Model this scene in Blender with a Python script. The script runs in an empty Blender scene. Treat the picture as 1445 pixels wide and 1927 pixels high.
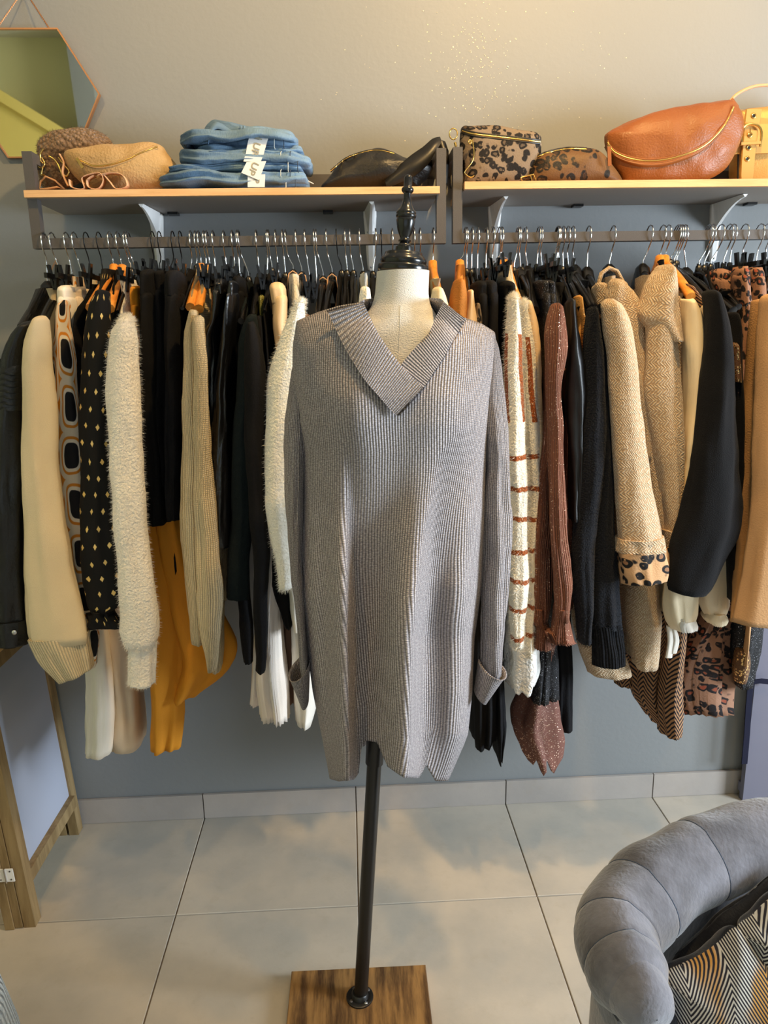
import bpy, math, random
from mathutils import Vector, Matrix, noise
R_ = random.Random(7)
C = bpy.context.scene.collection
sc = bpy.context.scene
# ------------------------------------------------------------------ camera
F, PITCH, YAW, ROLL = 1379.5, .23007, .044929, -.0188695
EYE = Vector((0, 0, 1.37))
fwd = Vector((math.sin(YAW)*math.cos(PITCH), math.cos(YAW)*math.cos(PITCH), -math.sin(PITCH)))
r0 = Vector((math.cos(YAW), -math.sin(YAW), 0)); u0 = r0.cross(fwd)
cr, sr = math.cos(ROLL), math.sin(ROLL)
CR, CU = r0*cr+u0*sr, u0*cr-r0*sr
cam = bpy.data.cameras.new('camera'); cam_o = bpy.data.objects.new('camera', cam); C.objects.link(cam_o)
cam.sensor_fit = 'HORIZONTAL'; cam.sensor_width = 36; cam.lens = 36*F/1445; cam.clip_start = .02
cam_o.matrix_world = Matrix.Translation(EYE) @ Matrix((CR, CU, -fwd)).transposed().to_4x4()
sc.camera = cam_o
def ray(px, py): return fwd + CR*((px-722.5)/F) - CU*((py-963.5)/F)
def at(px, py, y):                     # a photo pixel to the point on the vertical plane at depth y
    r = ray(px, py); return EYE + r*(y/r.y)
def atz(px, py, z):
    r = ray(px, py); return EYE + r*((z-1.37)/r.z)
# ------------------------------------------------------------------ light and exposure
w = bpy.data.worlds.new('world'); sc.world = w; w.use_nodes = True
w.node_tree.nodes['Background'].inputs[0].default_value = (.62, .78, 1, 1)
w.node_tree.nodes['Background'].inputs[1].default_value = .35
sc.view_settings.view_transform = 'Standard'; sc.view_settings.look = 'None'
sc.view_settings.exposure = 0; sc.view_settings.gamma = 1; sc.view_settings.use_curve_mapping = False
def area(name, loc, target, size, power, col, sy=None, spread=180):
    l = bpy.data.lights.new(name, 'AREA'); l.energy = power; l.color = col; l.size = size
    if sy: l.shape = 'RECTANGLE'; l.size_y = sy
    l.spread = math.radians(spread)
    o = bpy.data.objects.new(name, l); C.objects.link(o); o.location = loc
    o.rotation_euler = (Vector(target)-Vector(loc)).to_track_quat('-Z', 'Y').to_euler(); return o
def spot(name, loc, target, power, col, ang, rad=.04, blend=.7):
    l = bpy.data.lights.new(name, 'SPOT'); l.energy = power; l.color = col; l.spot_size = math.radians(ang)
    l.shadow_soft_size = rad; l.spot_blend = blend
    o = bpy.data.objects.new(name, l); C.objects.link(o); o.location = loc
    o.rotation_euler = (Vector(target)-Vector(loc)).to_track_quat('-Z', 'Y').to_euler(); return o
COOL = (.80, .91, 1); WARM = (1, .63, .24)
area('window_daylight', (3.1, .30, 1.35), (-.1, 1.4, .85), 1.0, 160, COOL, 1.0)
area('front_fill', (-.3, -2.45, 1.2), (-.1, 1.9, .7), 2.4, 6, COOL, 1.4)  # added cool fill lamp from behind the camera, lifts the shaded parts
spot('ceiling_spot', (.50, .95, 2.62), (.34, 1.93, 1.85), 100, WARM, 110)
spot('ceiling_spot', (-.75, .95, 2.62), (-.70, 1.93, 1.8), 20, WARM, 100)
spot('ceiling_spot', (1.4, .85, 2.62), (1.15, 1.85, 1.3), 34, WARM, 100)
spot('ceiling_spot', (-.5, .5, 2.62), (-.5, .85, .0), 34, WARM, 58)
spot('ceiling_spot', (.5, .6, 2.62), (.55, .9, .0), 40, WARM, 58)
area('mirror_view_fill', (-.6, -1.4, 2.9), (-2.2, -2.4, 1.6), .5, 26, (1, .95, .85))  # added unseen lamp, brightens the rear corner reflected in the mirror
W = 1.944        # back wall
YR = 1.745       # hanging rail

# ------------------------------------------------------------------ materials
def srgb(*c):
    return tuple(((v/255)/12.92 if v/255 <= .04045 else ((v/255+.055)/1.055)**2.4) for v in c) + (1,)
class NT:
    def __init__(s, name):
        s.m = bpy.data.materials.new(name); s.m.use_nodes = True; s.t = s.m.node_tree; s.b = s.t.nodes['Principled BSDF']
        s.tc = s.t.nodes.new('ShaderNodeTexCoord')
    def n(s, typ, **k):
        x = s.t.nodes.new('ShaderNode'+typ)
        for a, v in k.items():
            if a == 'ins':
                for i, q in v.items():
                    if isinstance(q, bpy.types.NodeSocket): s.t.links.new(q, x.inputs[i])
                    else: x.inputs[i].default_value = q
            else: setattr(x, a, v)
        return x
    def math(s, op, a, b=0.0, c=None):
        d = {0: a, 1: b}
        if c is not None: d[2] = c
        return s.n('Math', operation=op, ins=d).outputs[0]
    def mix(s, f, a, b, bt='MIX'):
        x = s.n('Mix', data_type='RGBA', blend_type=bt)
        for i, q in ((0, f), (6, a), (7, b)):
            if isinstance(q, bpy.types.NodeSocket): s.t.links.new(q, x.inputs[i])
            else: x.inputs[i].default_value = q
        return x.outputs[2]
    def step(s, v, lo, hi):
        return s.n('MapRange', interpolation_type='SMOOTHSTEP', ins={0: v, 1: lo, 2: hi, 3: 0.0, 4: 1.0}).outputs[0]
    def uv(s, sx=1, sy=1, rot=0, obj=False):
        return s.n('Mapping', ins={0: s.tc.outputs['Object' if obj else 'UV'], 2: (0, 0, rot), 3: (sx, sy, sx if obj else 1)}).outputs[0]
    def xyz(s, v):
        o = s.n('SeparateXYZ', ins={0: v}).outputs; return o
    def noise(s, v, scale, det=2, rough=.5):
        return s.n('TexNoise', ins={'Vector': v, 'Scale': scale, 'Detail': float(det), 'Roughness': rough}).outputs[0]
    def voro(s, v, scale, feat='F1', rnd=1.0, out='Distance'):
        return s.n('TexVoronoi', feature=feat, ins={'Vector': v, 'Scale': scale, 'Randomness': rnd}).outputs[out]
    def bump(s, h, dist=.002, st=1.0, nrm=None):
        d = {'Height': h, 'Distance': dist, 'Strength': st}
        if nrm: d['Normal'] = nrm
        return s.n('Bump', ins=d).outputs[0]
    def out(s, col=None, rough=None, metal=None, nrm=None, sheen=None, spec=None, alpha=None):
        for i, q in (('Base Color', col), ('Roughness', rough), ('Metallic', metal), ('Normal', nrm), ('Sheen Weight', sheen), ('Specular IOR Level', spec), ('Alpha', alpha)):
            if q is None: continue
            if isinstance(q, bpy.types.NodeSocket): s.t.links.new(q, s.b.inputs[i])
            else: s.b.inputs[i].default_value = q
        return s.m
def plain(name, c, rough=.6, metal=0.0, spec=.5, bs=0, bd=.001, var=.12, vs=6):
    s = NT(name); v = s.uv(obj=True)
    col = s.mix(s.noise(v, vs, 3), tuple(x*(1-var) for x in c[:3])+(1,), tuple(min(1, x*(1+var)) for x in c[:3])+(1,))
    nr = s.bump(s.noise(v, bs, 3), bd) if bs else None
    return s.out(col, rough, metal, nr, spec=spec)
def cloth(name, c, rough=.9, scale=260, depth=.0012, var=.18, sheen=.0, wrinkle=.004, spec=.2):
    s = NT(name); v = s.uv(); o = s.uv(obj=True)
    col = s.mix(s.noise(o, 9, 4), tuple(x*(1-var) for x in c[:3])+(1,), tuple(min(1, x*(1+var)) for x in c[:3])+(1,))
    h = s.math('MULTIPLY', s.noise(v, scale, 2), depth)
    wv = s.noise(s.uv(14, 4), 1, 3); h = s.math('ADD', h, s.math('MULTIPLY', wv, wrinkle))
    return s.out(col, rough, 0.0, s.bump(h, 1.0), sheen, spec)
def rib(name, c, period=.0045, depth=.0016, dark=.7, mel=.0, c2=None, rough=.9, axis=0, cross=.0032, sheen=0.0):
    s = NT(name); x = s.xyz(s.uv()); o = s.uv(obj=True)
    jit = s.math('MULTIPLY', s.noise(s.uv(3, 3), 1, 1), .004)
    w1 = s.math('SINE', s.math('MULTIPLY', s.math('ADD', x[axis], jit), 2*math.pi/period))
    w1 = s.math('MULTIPLY_ADD', w1, .5, .5)
    w2 = s.math('MULTIPLY_ADD', s.math('SINE', s.math('MULTIPLY', x[1-axis], 2*math.pi/cross)), .5, .5)
    h = s.math('ADD', s.math('MULTIPLY', s.math('POWER', w1, .6), depth), s.math('MULTIPLY', s.math('MULTIPLY', w2, w1), depth*.45))
    base = c if c2 is None else s.mix(s.step(s.noise(s.uv(220, 480), 1, 3, .7), .35, .68), c2, c)
    if mel: base = s.mix(s.math('MULTIPLY', s.noise(o, 14, 3), mel), base, c2 or c)
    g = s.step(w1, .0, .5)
    col = s.mix(g, s.mix(1.0, base, (dark, dark, dark, 1), 'MULTIPLY'), base)  # groove shade painted into the colour, since the bump does not occlude
    return s.out(col, rough, 0.0, s.bump(h, 1.0), sheen, .15)
def leopard(name, base, mid, dk, scale=38, thr=.30, rough=.8, sheen=0):
    s = NT(name); v = s.uv()
    n = s.n('TexNoise', ins={'Vector': v, 'Scale': scale*.7, 'Detail': 2.0}).outputs['Color']
    vv = s.n('VectorMath', operation='MULTIPLY_ADD', ins={0: n, 1: (.018, .018, 0), 2: v}).outputs[0]
    d = s.voro(vv, scale, rnd=.75); br = s.noise(v, scale*1.5, 2)
    ring = s.math('MULTIPLY', s.step(d, .18, .27), s.math('SUBTRACT', 1.0, s.step(d, .46, .54)))
    ring = s.math('MULTIPLY', ring, s.step(br, .30, .40))
    col = s.mix(s.math('SUBTRACT', 1.0, s.step(d, .16, .3)), base, mid)
    col = s.mix(ring, col, dk)
    return s.out(col, rough, 0.0, s.bump(s.noise(v, 300, 2), .0008), sheen, .3)
def glitter(name, c, spark, rough=.8, scale=420, thr=.16, var=.15, plisse=0, amt=.5):
    s = NT(name); v = s.uv(); o = s.uv(obj=True)
    d = s.voro(v, scale); cc = s.xyz(s.voro(v, scale, out='Color'))[0]
    cl = s.noise(v, 14, 2)
    g = s.math('MULTIPLY', s.math('SUBTRACT', 1.0, s.step(d, thr, thr+.12)), s.step(s.math('ADD', cc, s.math('MULTIPLY', cl, .5)), 1.25-amt, 1.3-amt))
    base = s.mix(s.noise(o, 10, 3), tuple(x*(1-var) for x in c[:3])+(1,), tuple(x*(1+var) for x in c[:3])+(1,))
    h = s.noise(v, 300, 2)
    if plisse:
        wv = s.math('SINE', s.math('MULTIPLY', s.math('ADD', s.xyz(v)[0], s.math('MULTIPLY', s.noise(s.uv(6, 2), 1, 2), .02)), 2*math.pi/plisse))
        h = s.math('ADD', h, s.math('MULTIPLY', wv, 1.1))
    return s.out(s.mix(g, base, spark), s.math('MULTIPLY_ADD', g, -.5, rough), g, s.bump(h, .0012), 0.0, .3)

BLK = srgb(22, 23, 26)
m = {}
def add(name, mat): m[name] = mat; return mat
# room
def wall_paint(name, c):
    s = NT(name); o = s.uv(obj=True)
    return s.out(s.mix(s.noise(o, 1.6, 4), tuple(x*.93 for x in c[:3])+(1,), tuple(x*1.05 for x in c[:3])+(1,)), .55, 0.0, s.bump(s.noise(o, 90, 3), .0004), spec=.35)
m['wall'] = wall_paint('grey_wall_paint', srgb(132, 135, 137))
m['olive'] = wall_paint('olive_wall_paint', srgb(214, 212, 172))
m['ceil'] = wall_paint('ceiling_paint', srgb(215, 212, 205))
def tilemat(name, a, b):
    s = NT(name); o = s.uv(obj=True); inf = s.n('ObjectInfo').outputs['Random']
    v = s.n('VectorMath', operation='ADD', ins={0: s.tc.outputs['Object'], 1: s.n('CombineXYZ', ins={0: s.math('MULTIPLY', inf, 37.0), 1: s.math('MULTIPLY', inf, 91.0)}).outputs[0]}).outputs[0]
    n1 = s.noise(v, 3.2, 5, .6); n2 = s.noise(v, 24, 4, .7)
    c = s.mix(s.step(n1, .3, .72), a, b); c = s.mix(s.math('MULTIPLY', s.step(n2, .5, .8), .25), c, srgb(160, 148, 128))
    return s.out(c, s.math('MULTIPLY_ADD', n2, .25, .32), 0.0, s.bump(n2, .0006), spec=.45)
m['tile'] = tilemat('stone_tile', srgb(190, 181, 167), srgb(168, 163, 154))
m['skirt'] = tilemat('skirting_tile', srgb(172, 164, 158), srgb(156, 150, 146))
m['grout'] = plain('grout', srgb(116, 106, 95), .9, bs=300)
# metal, plastic, wood
m['frame'] = plain('anthracite_metal', srgb(76, 72, 70), .45, bs=500, bd=.0003, var=.05)
m['chrome'] = plain('chrome', srgb(214, 214, 216), .16, 1.0, var=.03)
m['darkwire'] = plain('black_wire', srgb(28, 28, 30), .3, .6)
m['plastic'] = plain('black_plastic', srgb(12, 12, 13), .27, var=.05)
m['velvet'] = cloth('black_velvet_flock', srgb(24, 24, 27), sheen=.1)
m['white_metal'] = plain('white_enamel', srgb(240, 240, 240), .4, var=.04)
m['brass'] = plain('brass', srgb(214, 178, 104), .25, 1.0, var=.08)
m['rosegold'] = plain('rose_gold', srgb(196, 142, 100), .35, .7)
m['blackgloss'] = plain('black_lacquer', srgb(17, 17, 17), .22, spec=.55, var=.1)
m['blackmatt'] = plain('black_pole_paint', srgb(20, 19, 18), .38)
def woodmat(name, a, b, axis=0, sc_=6, stretch=14, rough=.55, dark=None):
    s = NT(name); sx = [stretch]*3; sx[axis] = 1
    v = s.n('Mapping', ins={0: s.tc.outputs['Object'], 3: tuple(sx)}).outputs[0]
    n1 = s.noise(v, sc_, 5, .65); n2 = s.noise(v, sc_*3.3, 3)
    c = s.mix(s.step(n1, .32, .68), a, b)
    if dark: c = s.mix(s.step(n2, .5, .62), c, dark)
    return s.out(c, rough, 0.0, s.bump(n1, .0012), spec=.35)
m['oak'] = woodmat('oak_laminate', srgb(206, 160, 110), srgb(222, 180, 132), 0, 6, 12)
m['shelfgrey'] = plain('grey_shelf_underside', srgb(150, 142, 134), .6, var=.05)
m['hangerwood'] = woodmat('orange_beech', srgb(205, 128, 48), srgb(232, 156, 70), 1, 9, 8, .35)
m['pine'] = woodmat('weathered_pine', srgb(158, 134, 94), srgb(126, 103, 68), 2, 4, 9, .7)
m['rustic'] = woodmat('rustic_dark_wood', srgb(150, 114, 68), srgb(70, 48, 28), 1, 5, 9, .6)
m['panel'] = plain('pale_grey_panel', srgb(176, 182, 200), .6, var=.05)
m['lilac'] = plain('lilac_grey_board', srgb(106, 106, 122), .6, var=.05)
s = NT('mirror_glass'); m['mirror'] = s.out(srgb(232, 233, 220), .02, 1.0)
# fabrics
m['linen'] = cloth('cream_linen', srgb(228, 224, 216), .9, 420, .0016, .05, wrinkle=0)
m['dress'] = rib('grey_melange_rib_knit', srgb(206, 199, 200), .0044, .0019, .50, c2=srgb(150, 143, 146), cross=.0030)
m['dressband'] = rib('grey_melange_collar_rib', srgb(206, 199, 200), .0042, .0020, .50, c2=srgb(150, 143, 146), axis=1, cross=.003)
m['leather'] = cloth('black_leather', srgb(12, 12, 13), .36, 160, .0008, .1, wrinkle=.009, spec=.5)
m['leather2'] = cloth('black_coated_leather', srgb(13, 14, 17), .27, 120, .0006, .1, wrinkle=.012, spec=.6)
m['creamknit'] = cloth('cream_fine_knit', srgb(236, 217, 180), .95, 700, .0012, .05, wrinkle=.002)
m['creamrib'] = rib('cream_rib_cuff', srgb(236, 217, 180), .0052, .002, .74)
m['ivory'] = cloth('ivory_trouser_cloth', srgb(236, 228, 212), .8, 600, .0004, .05)
m['beige'] = cloth('beige_trouser_cloth', srgb(218, 200, 176), .8, 600, .0004, .05)
m['fluffy'] = cloth('white_fluffy_knit', srgb(250, 244, 234), 1, 180, .004, .06, .25, wrinkle=.006)
m['mustard'] = cloth('mustard_crepe', srgb(208, 138, 40), .75, 500, .0004, .08)
m['black'] = cloth('black_cloth', srgb(10, 10, 12), .85, 400, .0008)
m['black2'] = cloth('soft_black_cloth', srgb(17, 17, 20), .9, 300, .001)
m['green'] = cloth('blackish_green_knit', srgb(17, 26, 29), .95, 300, .0016)
m['blackrib'] = rib('black_rib', srgb(19, 21, 26), .006, .002, .5)
m['navyknit'] = cloth('blue_black_wool_knit', srgb(18, 21, 28), .97, 260, .003, .2, .06)
m['blackknit'] = cloth('black_dense_knit', srgb(13, 14, 18), .95, 500, .0014, .15, .03, wrinkle=.002)
m['satinblack'] = cloth('black_satin', srgb(14, 15, 19), .42, 500, .0002, .1, wrinkle=.012, spec=.5)
m['oatknit'] = rib('oatmeal_knit', srgb(232, 212, 174), .0052, .0018, .68, cross=.004)
m['whitefur'] = cloth('white_mohair', srgb(250, 247, 236), 1, 200, .004, .05, .25, wrinkle=.004)
m['bgsatin'] = cloth('champagne_satin', srgb(222, 190, 146), .5, 400, .0003, .05, wrinkle=.006, spec=.5)
m['creamsatin'] = cloth('cream_satin', srgb(238, 220, 186), .45, 400, .0003, .05, wrinkle=.006, spec=.5)
m['whitesatin'] = cloth('white_satin', srgb(232, 226, 216), .45, 400, .0003, .05, wrinkle=.006, spec=.5)
m['camel'] = cloth('camel_cloth', srgb(176, 134, 90), .9, 300, .0012, .08)
m['camelsuede'] = cloth('camel_suede', srgb(190, 148, 106), .9, 300, .0008, .08)
m['rustfab'] = cloth('tobacco_suede', srgb(168, 108, 48), .85, 300, .001, .1)
m['pleatwhite'] = cloth('off_white_chiffon', srgb(232, 222, 212), .75, 400, .0003, .04)
m['pleatbrown'] = cloth('taupe_pleated_cloth', srgb(136, 104, 84), .75, 400, .0003, .08)
m['lace'] = cloth('white_lace', srgb(238, 236, 232), .9, 130, .006, .05)
m['brownglit'] = glitter('brown_sparkle_chiffon', srgb(128, 80, 60), srgb(255, 214, 180), .7, 300, .2, plisse=.006, amt=.45)
m['sheerbrown'] = glitter('sheer_brown_sparkle', srgb(112, 74, 64), srgb(255, 225, 205), .7, 320, .22, amt=.6)
m['goldglit'] = glitter('gold_sparkle_knit', srgb(196, 142, 74), srgb(255, 230, 170), .7, 400, .24, amt=.7)
m['sequin'] = glitter('bronze_sequins', srgb(96, 66, 44), srgb(255, 214, 150), .5, 190, .36, amt=.8)
m['blackglit'] = glitter('black_sparkle_cloth', srgb(22, 22, 26), srgb(200, 205, 220), .6, 380, .2, amt=.4)
m['limesequin'] = glitter('gold_green_sequins', srgb(120, 118, 60), srgb(250, 240, 150), .5, 260, .3, amt=.7)
m['leo'] = leopard('leopard_lining', srgb(196, 156, 116), srgb(140, 100, 72), srgb(22, 20, 22), 44)
m['leobrown'] = leopard('brown_leopard_plisse', srgb(142, 104, 82), srgb(138, 66, 44), srgb(24, 18, 20), 52)
m['leobag'] = leopard('grey_leopard_suede', srgb(122, 106, 88), srgb(84, 70, 56), srgb(22, 18, 16), 58)
m['leobag2'] = leopard('dark_leopard_ponyhair', srgb(100, 70, 40), srgb(54, 36, 22), srgb(20, 14, 10), 50, rough=.55)
# patterned blouse: interlocking rounded frames
s = NT('retro_chain_print'); v = s.xyz(s.uv()); P, Q = .046, .104
def tri(a, per, off=0.0):
    t = s.math('FRACT', s.math('ADD', s.math('DIVIDE', a, per), off)); return s.math('MULTIPLY', s.math('ABSOLUTE', s.math('SUBTRACT', t, .5)), per)
wx = s.math('MULTIPLY_ADD', s.noise(s.uv(9, 9), 1, 1), .010, v[0]); row = s.math('FLOOR', s.math('DIVIDE', wx, P))
dx = tri(wx, P); dy = s.math('MULTIPLY', s.math('ABSOLUTE', s.math('SUBTRACT', s.math('FRACT', s.math('MULTIPLY_ADD', row, .5, s.math('DIVIDE', v[1], Q))), .5)), Q)
ax = s.math('DIVIDE', dx, P*.5); ay = s.math('DIVIDE', dy, Q*.5)
rr = s.math('POWER', s.math('ADD', s.math('POWER', ax, 3.2), s.math('POWER', ay, 3.2)), 1/3.2)
c = s.mix(s.step(rr, .54, .58), srgb(18, 18, 22), srgb(236, 226, 206)); c = s.mix(s.step(rr, .68, .72), c, srgb(214, 136, 38)); c = s.mix(s.step(rr, .80, .84), c, srgb(226, 214, 192))
c = s.mix(s.step(rr, 1.04, 1.08), c, srgb(214, 136, 38))
m['retro'] = s.out(c, .7, spec=.3, nrm=s.bump(s.noise(s.uv(14, 4), 1, 3), .006))
# black cloth with gold foil diamonds
s = NT('black_gold_foil_dot'); v = s.xyz(s.uv()); P, Q = .026, .035
row = s.math('FLOOR', s.math('DIVIDE', v[1], Q))
dx = s.math('SUBTRACT', s.math('FRACT', s.math('MULTIPLY_ADD', row, .37, s.math('DIVIDE', v[0], P))), .5); dy = s.math('SUBTRACT', s.math('FRACT', s.math('DIVIDE', v[1], Q)), .5)
dd = s.math('ADD', s.math('DIVIDE', s.math('ABSOLUTE', dx), .15), s.math('DIVIDE', s.math('ABSOLUTE', dy), .20))
dd = s.math('ADD', dd, s.math('MULTIPLY', s.noise(s.uv(), 300, 2), .5)); g = s.math('SUBTRACT', 1.0, s.step(dd, 1.1, 1.3))
m['golddot'] = s.out(s.mix(g, srgb(10, 10, 12), srgb(238, 206, 130)), s.math('MULTIPLY_ADD', g, -.35, .8), s.math('MULTIPLY', g, .6), s.bump(s.noise(s.uv(14, 4), 1, 3), .006), spec=.3)
# white mohair with rust stripes
s = NT('rust_striped_mohair'); v = s.xyz(s.uv()); nn = s.noise(s.uv(), 120, 3)
yy = s.math('ADD', s.math('MULTIPLY_ADD', nn, .006, v[1]), s.math('MULTIPLY', s.noise(s.uv(), 12, 1), .008))
f1 = s.math('FRACT', s.math('DIVIDE', s.math('SUBTRACT', yy, .295), .067)); st = s.math('MULTIPLY', s.step(f1, .40, .44), s.math('SUBTRACT', 1.0, s.step(f1, .56, .60)))
st = s.math('MULTIPLY', st, s.math('GREATER_THAN', v[1], .30))
xx = s.math('MULTIPLY_ADD', nn, .006, s.math('MULTIPLY_ADD', v[1], -.07, v[0])); f2 = s.math('FRACT', s.math('DIVIDE', xx, .050)); s2 = s.math('MULTIPLY', s.step(f2, .30, .36), s.math('SUBTRACT', 1.0, s.step(f2, .64, .70)))
s2 = s.math('MULTIPLY', s2, s.math('LESS_THAN', v[1], .25)); s2 = s.math('MULTIPLY', s2, s.math('GREATER_THAN', v[1], .075))
m['striped'] = s.out(s.mix(s.math('MAXIMUM', st, s2), srgb(242, 236, 220), srgb(156, 82, 40)), 1.0, nrm=s.bump(s.noise(s.uv(), 220, 3), .004), sheen=.2, spec=.1)
# herringbone wool
s = NT('beige_herringbone_wool'); v = s.xyz(s.uv()); z = tri(v[1], .022)
hb = s.math('MULTIPLY_ADD', s.math('SINE', s.math('MULTIPLY', s.math('ADD', s.math('ADD', v[0], z), s.math('MULTIPLY', s.noise(s.uv(), 90, 2), .004)), 2*math.pi/.0065)), .5, .5)
hb = s.math('MULTIPLY', hb, s.step(s.noise(s.uv(), 170, 3), .3, .6))
m['herring'] = s.out(s.mix(hb, srgb(172, 142, 110), srgb(224, 206, 178)), .97, nrm=s.bump(s.math('ADD', hb, s.noise(s.uv(), 300, 3)), .0012), sheen=.15, spec=.1)
# zebra-chevron
def chevmat(name, a, b, per, zz, amp, gold=None, duty=.5, rough=.8):
    s = NT(name); v = s.xyz(s.uv()); t = s.math('MULTIPLY', s.math('ABSOLUTE', s.math('SUBTRACT', s.math('FRACT', s.math('DIVIDE', v[0], zz)), .5)), amp)
    f = s.math('FRACT', s.math('DIVIDE', s.math('ADD', s.math('ADD', v[1], t), s.math('MULTIPLY', s.noise(s.uv(), 60, 2), .0015)), per))
    k = s.math('MULTIPLY', s.step(f, .0, .12), s.math('SUBTRACT', 1.0, s.step(f, duty, duty+.12)))
    col = s.mix(k, a, b); g = 0.0
    if gold:
        col = s.mix(s.math('MULTIPLY', k, s.step(s.noise(s.uv(9, 5), 2, 2), .48, .58)), col, gold)
    return s.out(col, rough, 0.0, s.bump(k, .0008), spec=.3)
m['zebra'] = chevmat('black_tan_chevron_print', srgb(160, 120, 86), srgb(20, 20, 30), .013, .05, .06, duty=.45)
m['cushion'] = chevmat('gold_ivory_chevron_weave', srgb(40, 38, 46), srgb(205, 200, 190), .0068, .10, .16, gold=srgb(206, 152, 78), duty=.5)
# bags / denim / chair
def teddy():
    s = NT('taupe_teddy_fleece'); v = s.uv(obj=True); d = s.voro(v, 120); return s.out(s.mix(d, srgb(150, 122, 94), srgb(104, 82, 62)), 1.0, nrm=s.bump(s.math('SUBTRACT', 1.0, d), .008), sheen=.2, spec=.1)
m['teddy'] = teddy()
m['suedebag'] = cloth('khaki_suede', srgb(176, 146, 102), .95, 200, .002, .22, .1, wrinkle=.004)
m['camelleather'] = cloth('cognac_leather', srgb(132, 74, 26), .46, 240, .0010, .12, wrinkle=.006, spec=.45)
m['strap'] = cloth('pink_beige_leather', srgb(204, 160, 124), .6, 300, .0005, .05)
m['goldleather'] = cloth('gold_metallic_leather', srgb(190, 148, 82), .42, 300, .0005, .08, wrinkle=.002, spec=.5)
m['goldleather'].node_tree.nodes['Principled BSDF'].inputs['Metallic'].default_value = .35
m['bagblack'] = cloth('black_nappa', srgb(22, 20, 18), .42, 200, .0008, .1, wrinkle=.008, spec=.5)
s = NT('blue_denim'); o = s.uv(obj=True); v = s.uv(); tw = s.noise(s.uv(60, 900, .5), 1, 2)
c = s.mix(s.step(s.noise(o, 9, 4), .3, .7), srgb(56, 88, 122), srgb(98, 130, 160)); c = s.mix(s.math('MULTIPLY', tw, .35), c, srgb(170, 190, 208))
m['denim'] = s.out(c, .9, nrm=s.bump(s.math('ADD', s.noise(s.uv(30, 30), 1, 4), s.math('MULTIPLY', tw, .2)), .004), spec=.15)
m['denimdark'] = cloth('denim_inside_seam', srgb(62, 74, 92), .95, 300, .002)
m['thread'] = plain('pale_thread', srgb(196, 200, 196), .9)
m['paper'] = plain('white_paper', srgb(232, 228, 226), .7, var=.02)
m['print'] = plain('grey_print', srgb(150, 146, 128), .7)
s = NT('grey_brushed_suede'); o = s.uv(obj=True); n1 = s.noise(o, 5, 5, .65); n2 = s.noise(o, 160, 3)
m['suede'] = s.out(s.mix(s.step(n1, .35, .68), srgb(72, 70, 75), srgb(124, 124, 134)), .85, nrm=s.bump(n2, .0012), sheen=.5, spec=.2)
m['velvetblack'] = cloth('blue_black_velvet', srgb(17, 18, 25), .6, 400, .0006, .2, .35, wrinkle=.01)
m['woven'] = rib('pale_blue_woven_yarn', srgb(240, 248, 252), .016, .004, .85, c2=srgb(190, 208, 222), cross=.012)
s = NT('gold_glitter_fleck'); m['fleck'] = s.out(srgb(255, 236, 190), .3, .3)
m['navyribbon'] = glitter('navy_velvet_ribbon', srgb(20, 22, 44), srgb(150, 160, 190), .9, 300, .12, amt=.2)

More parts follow.
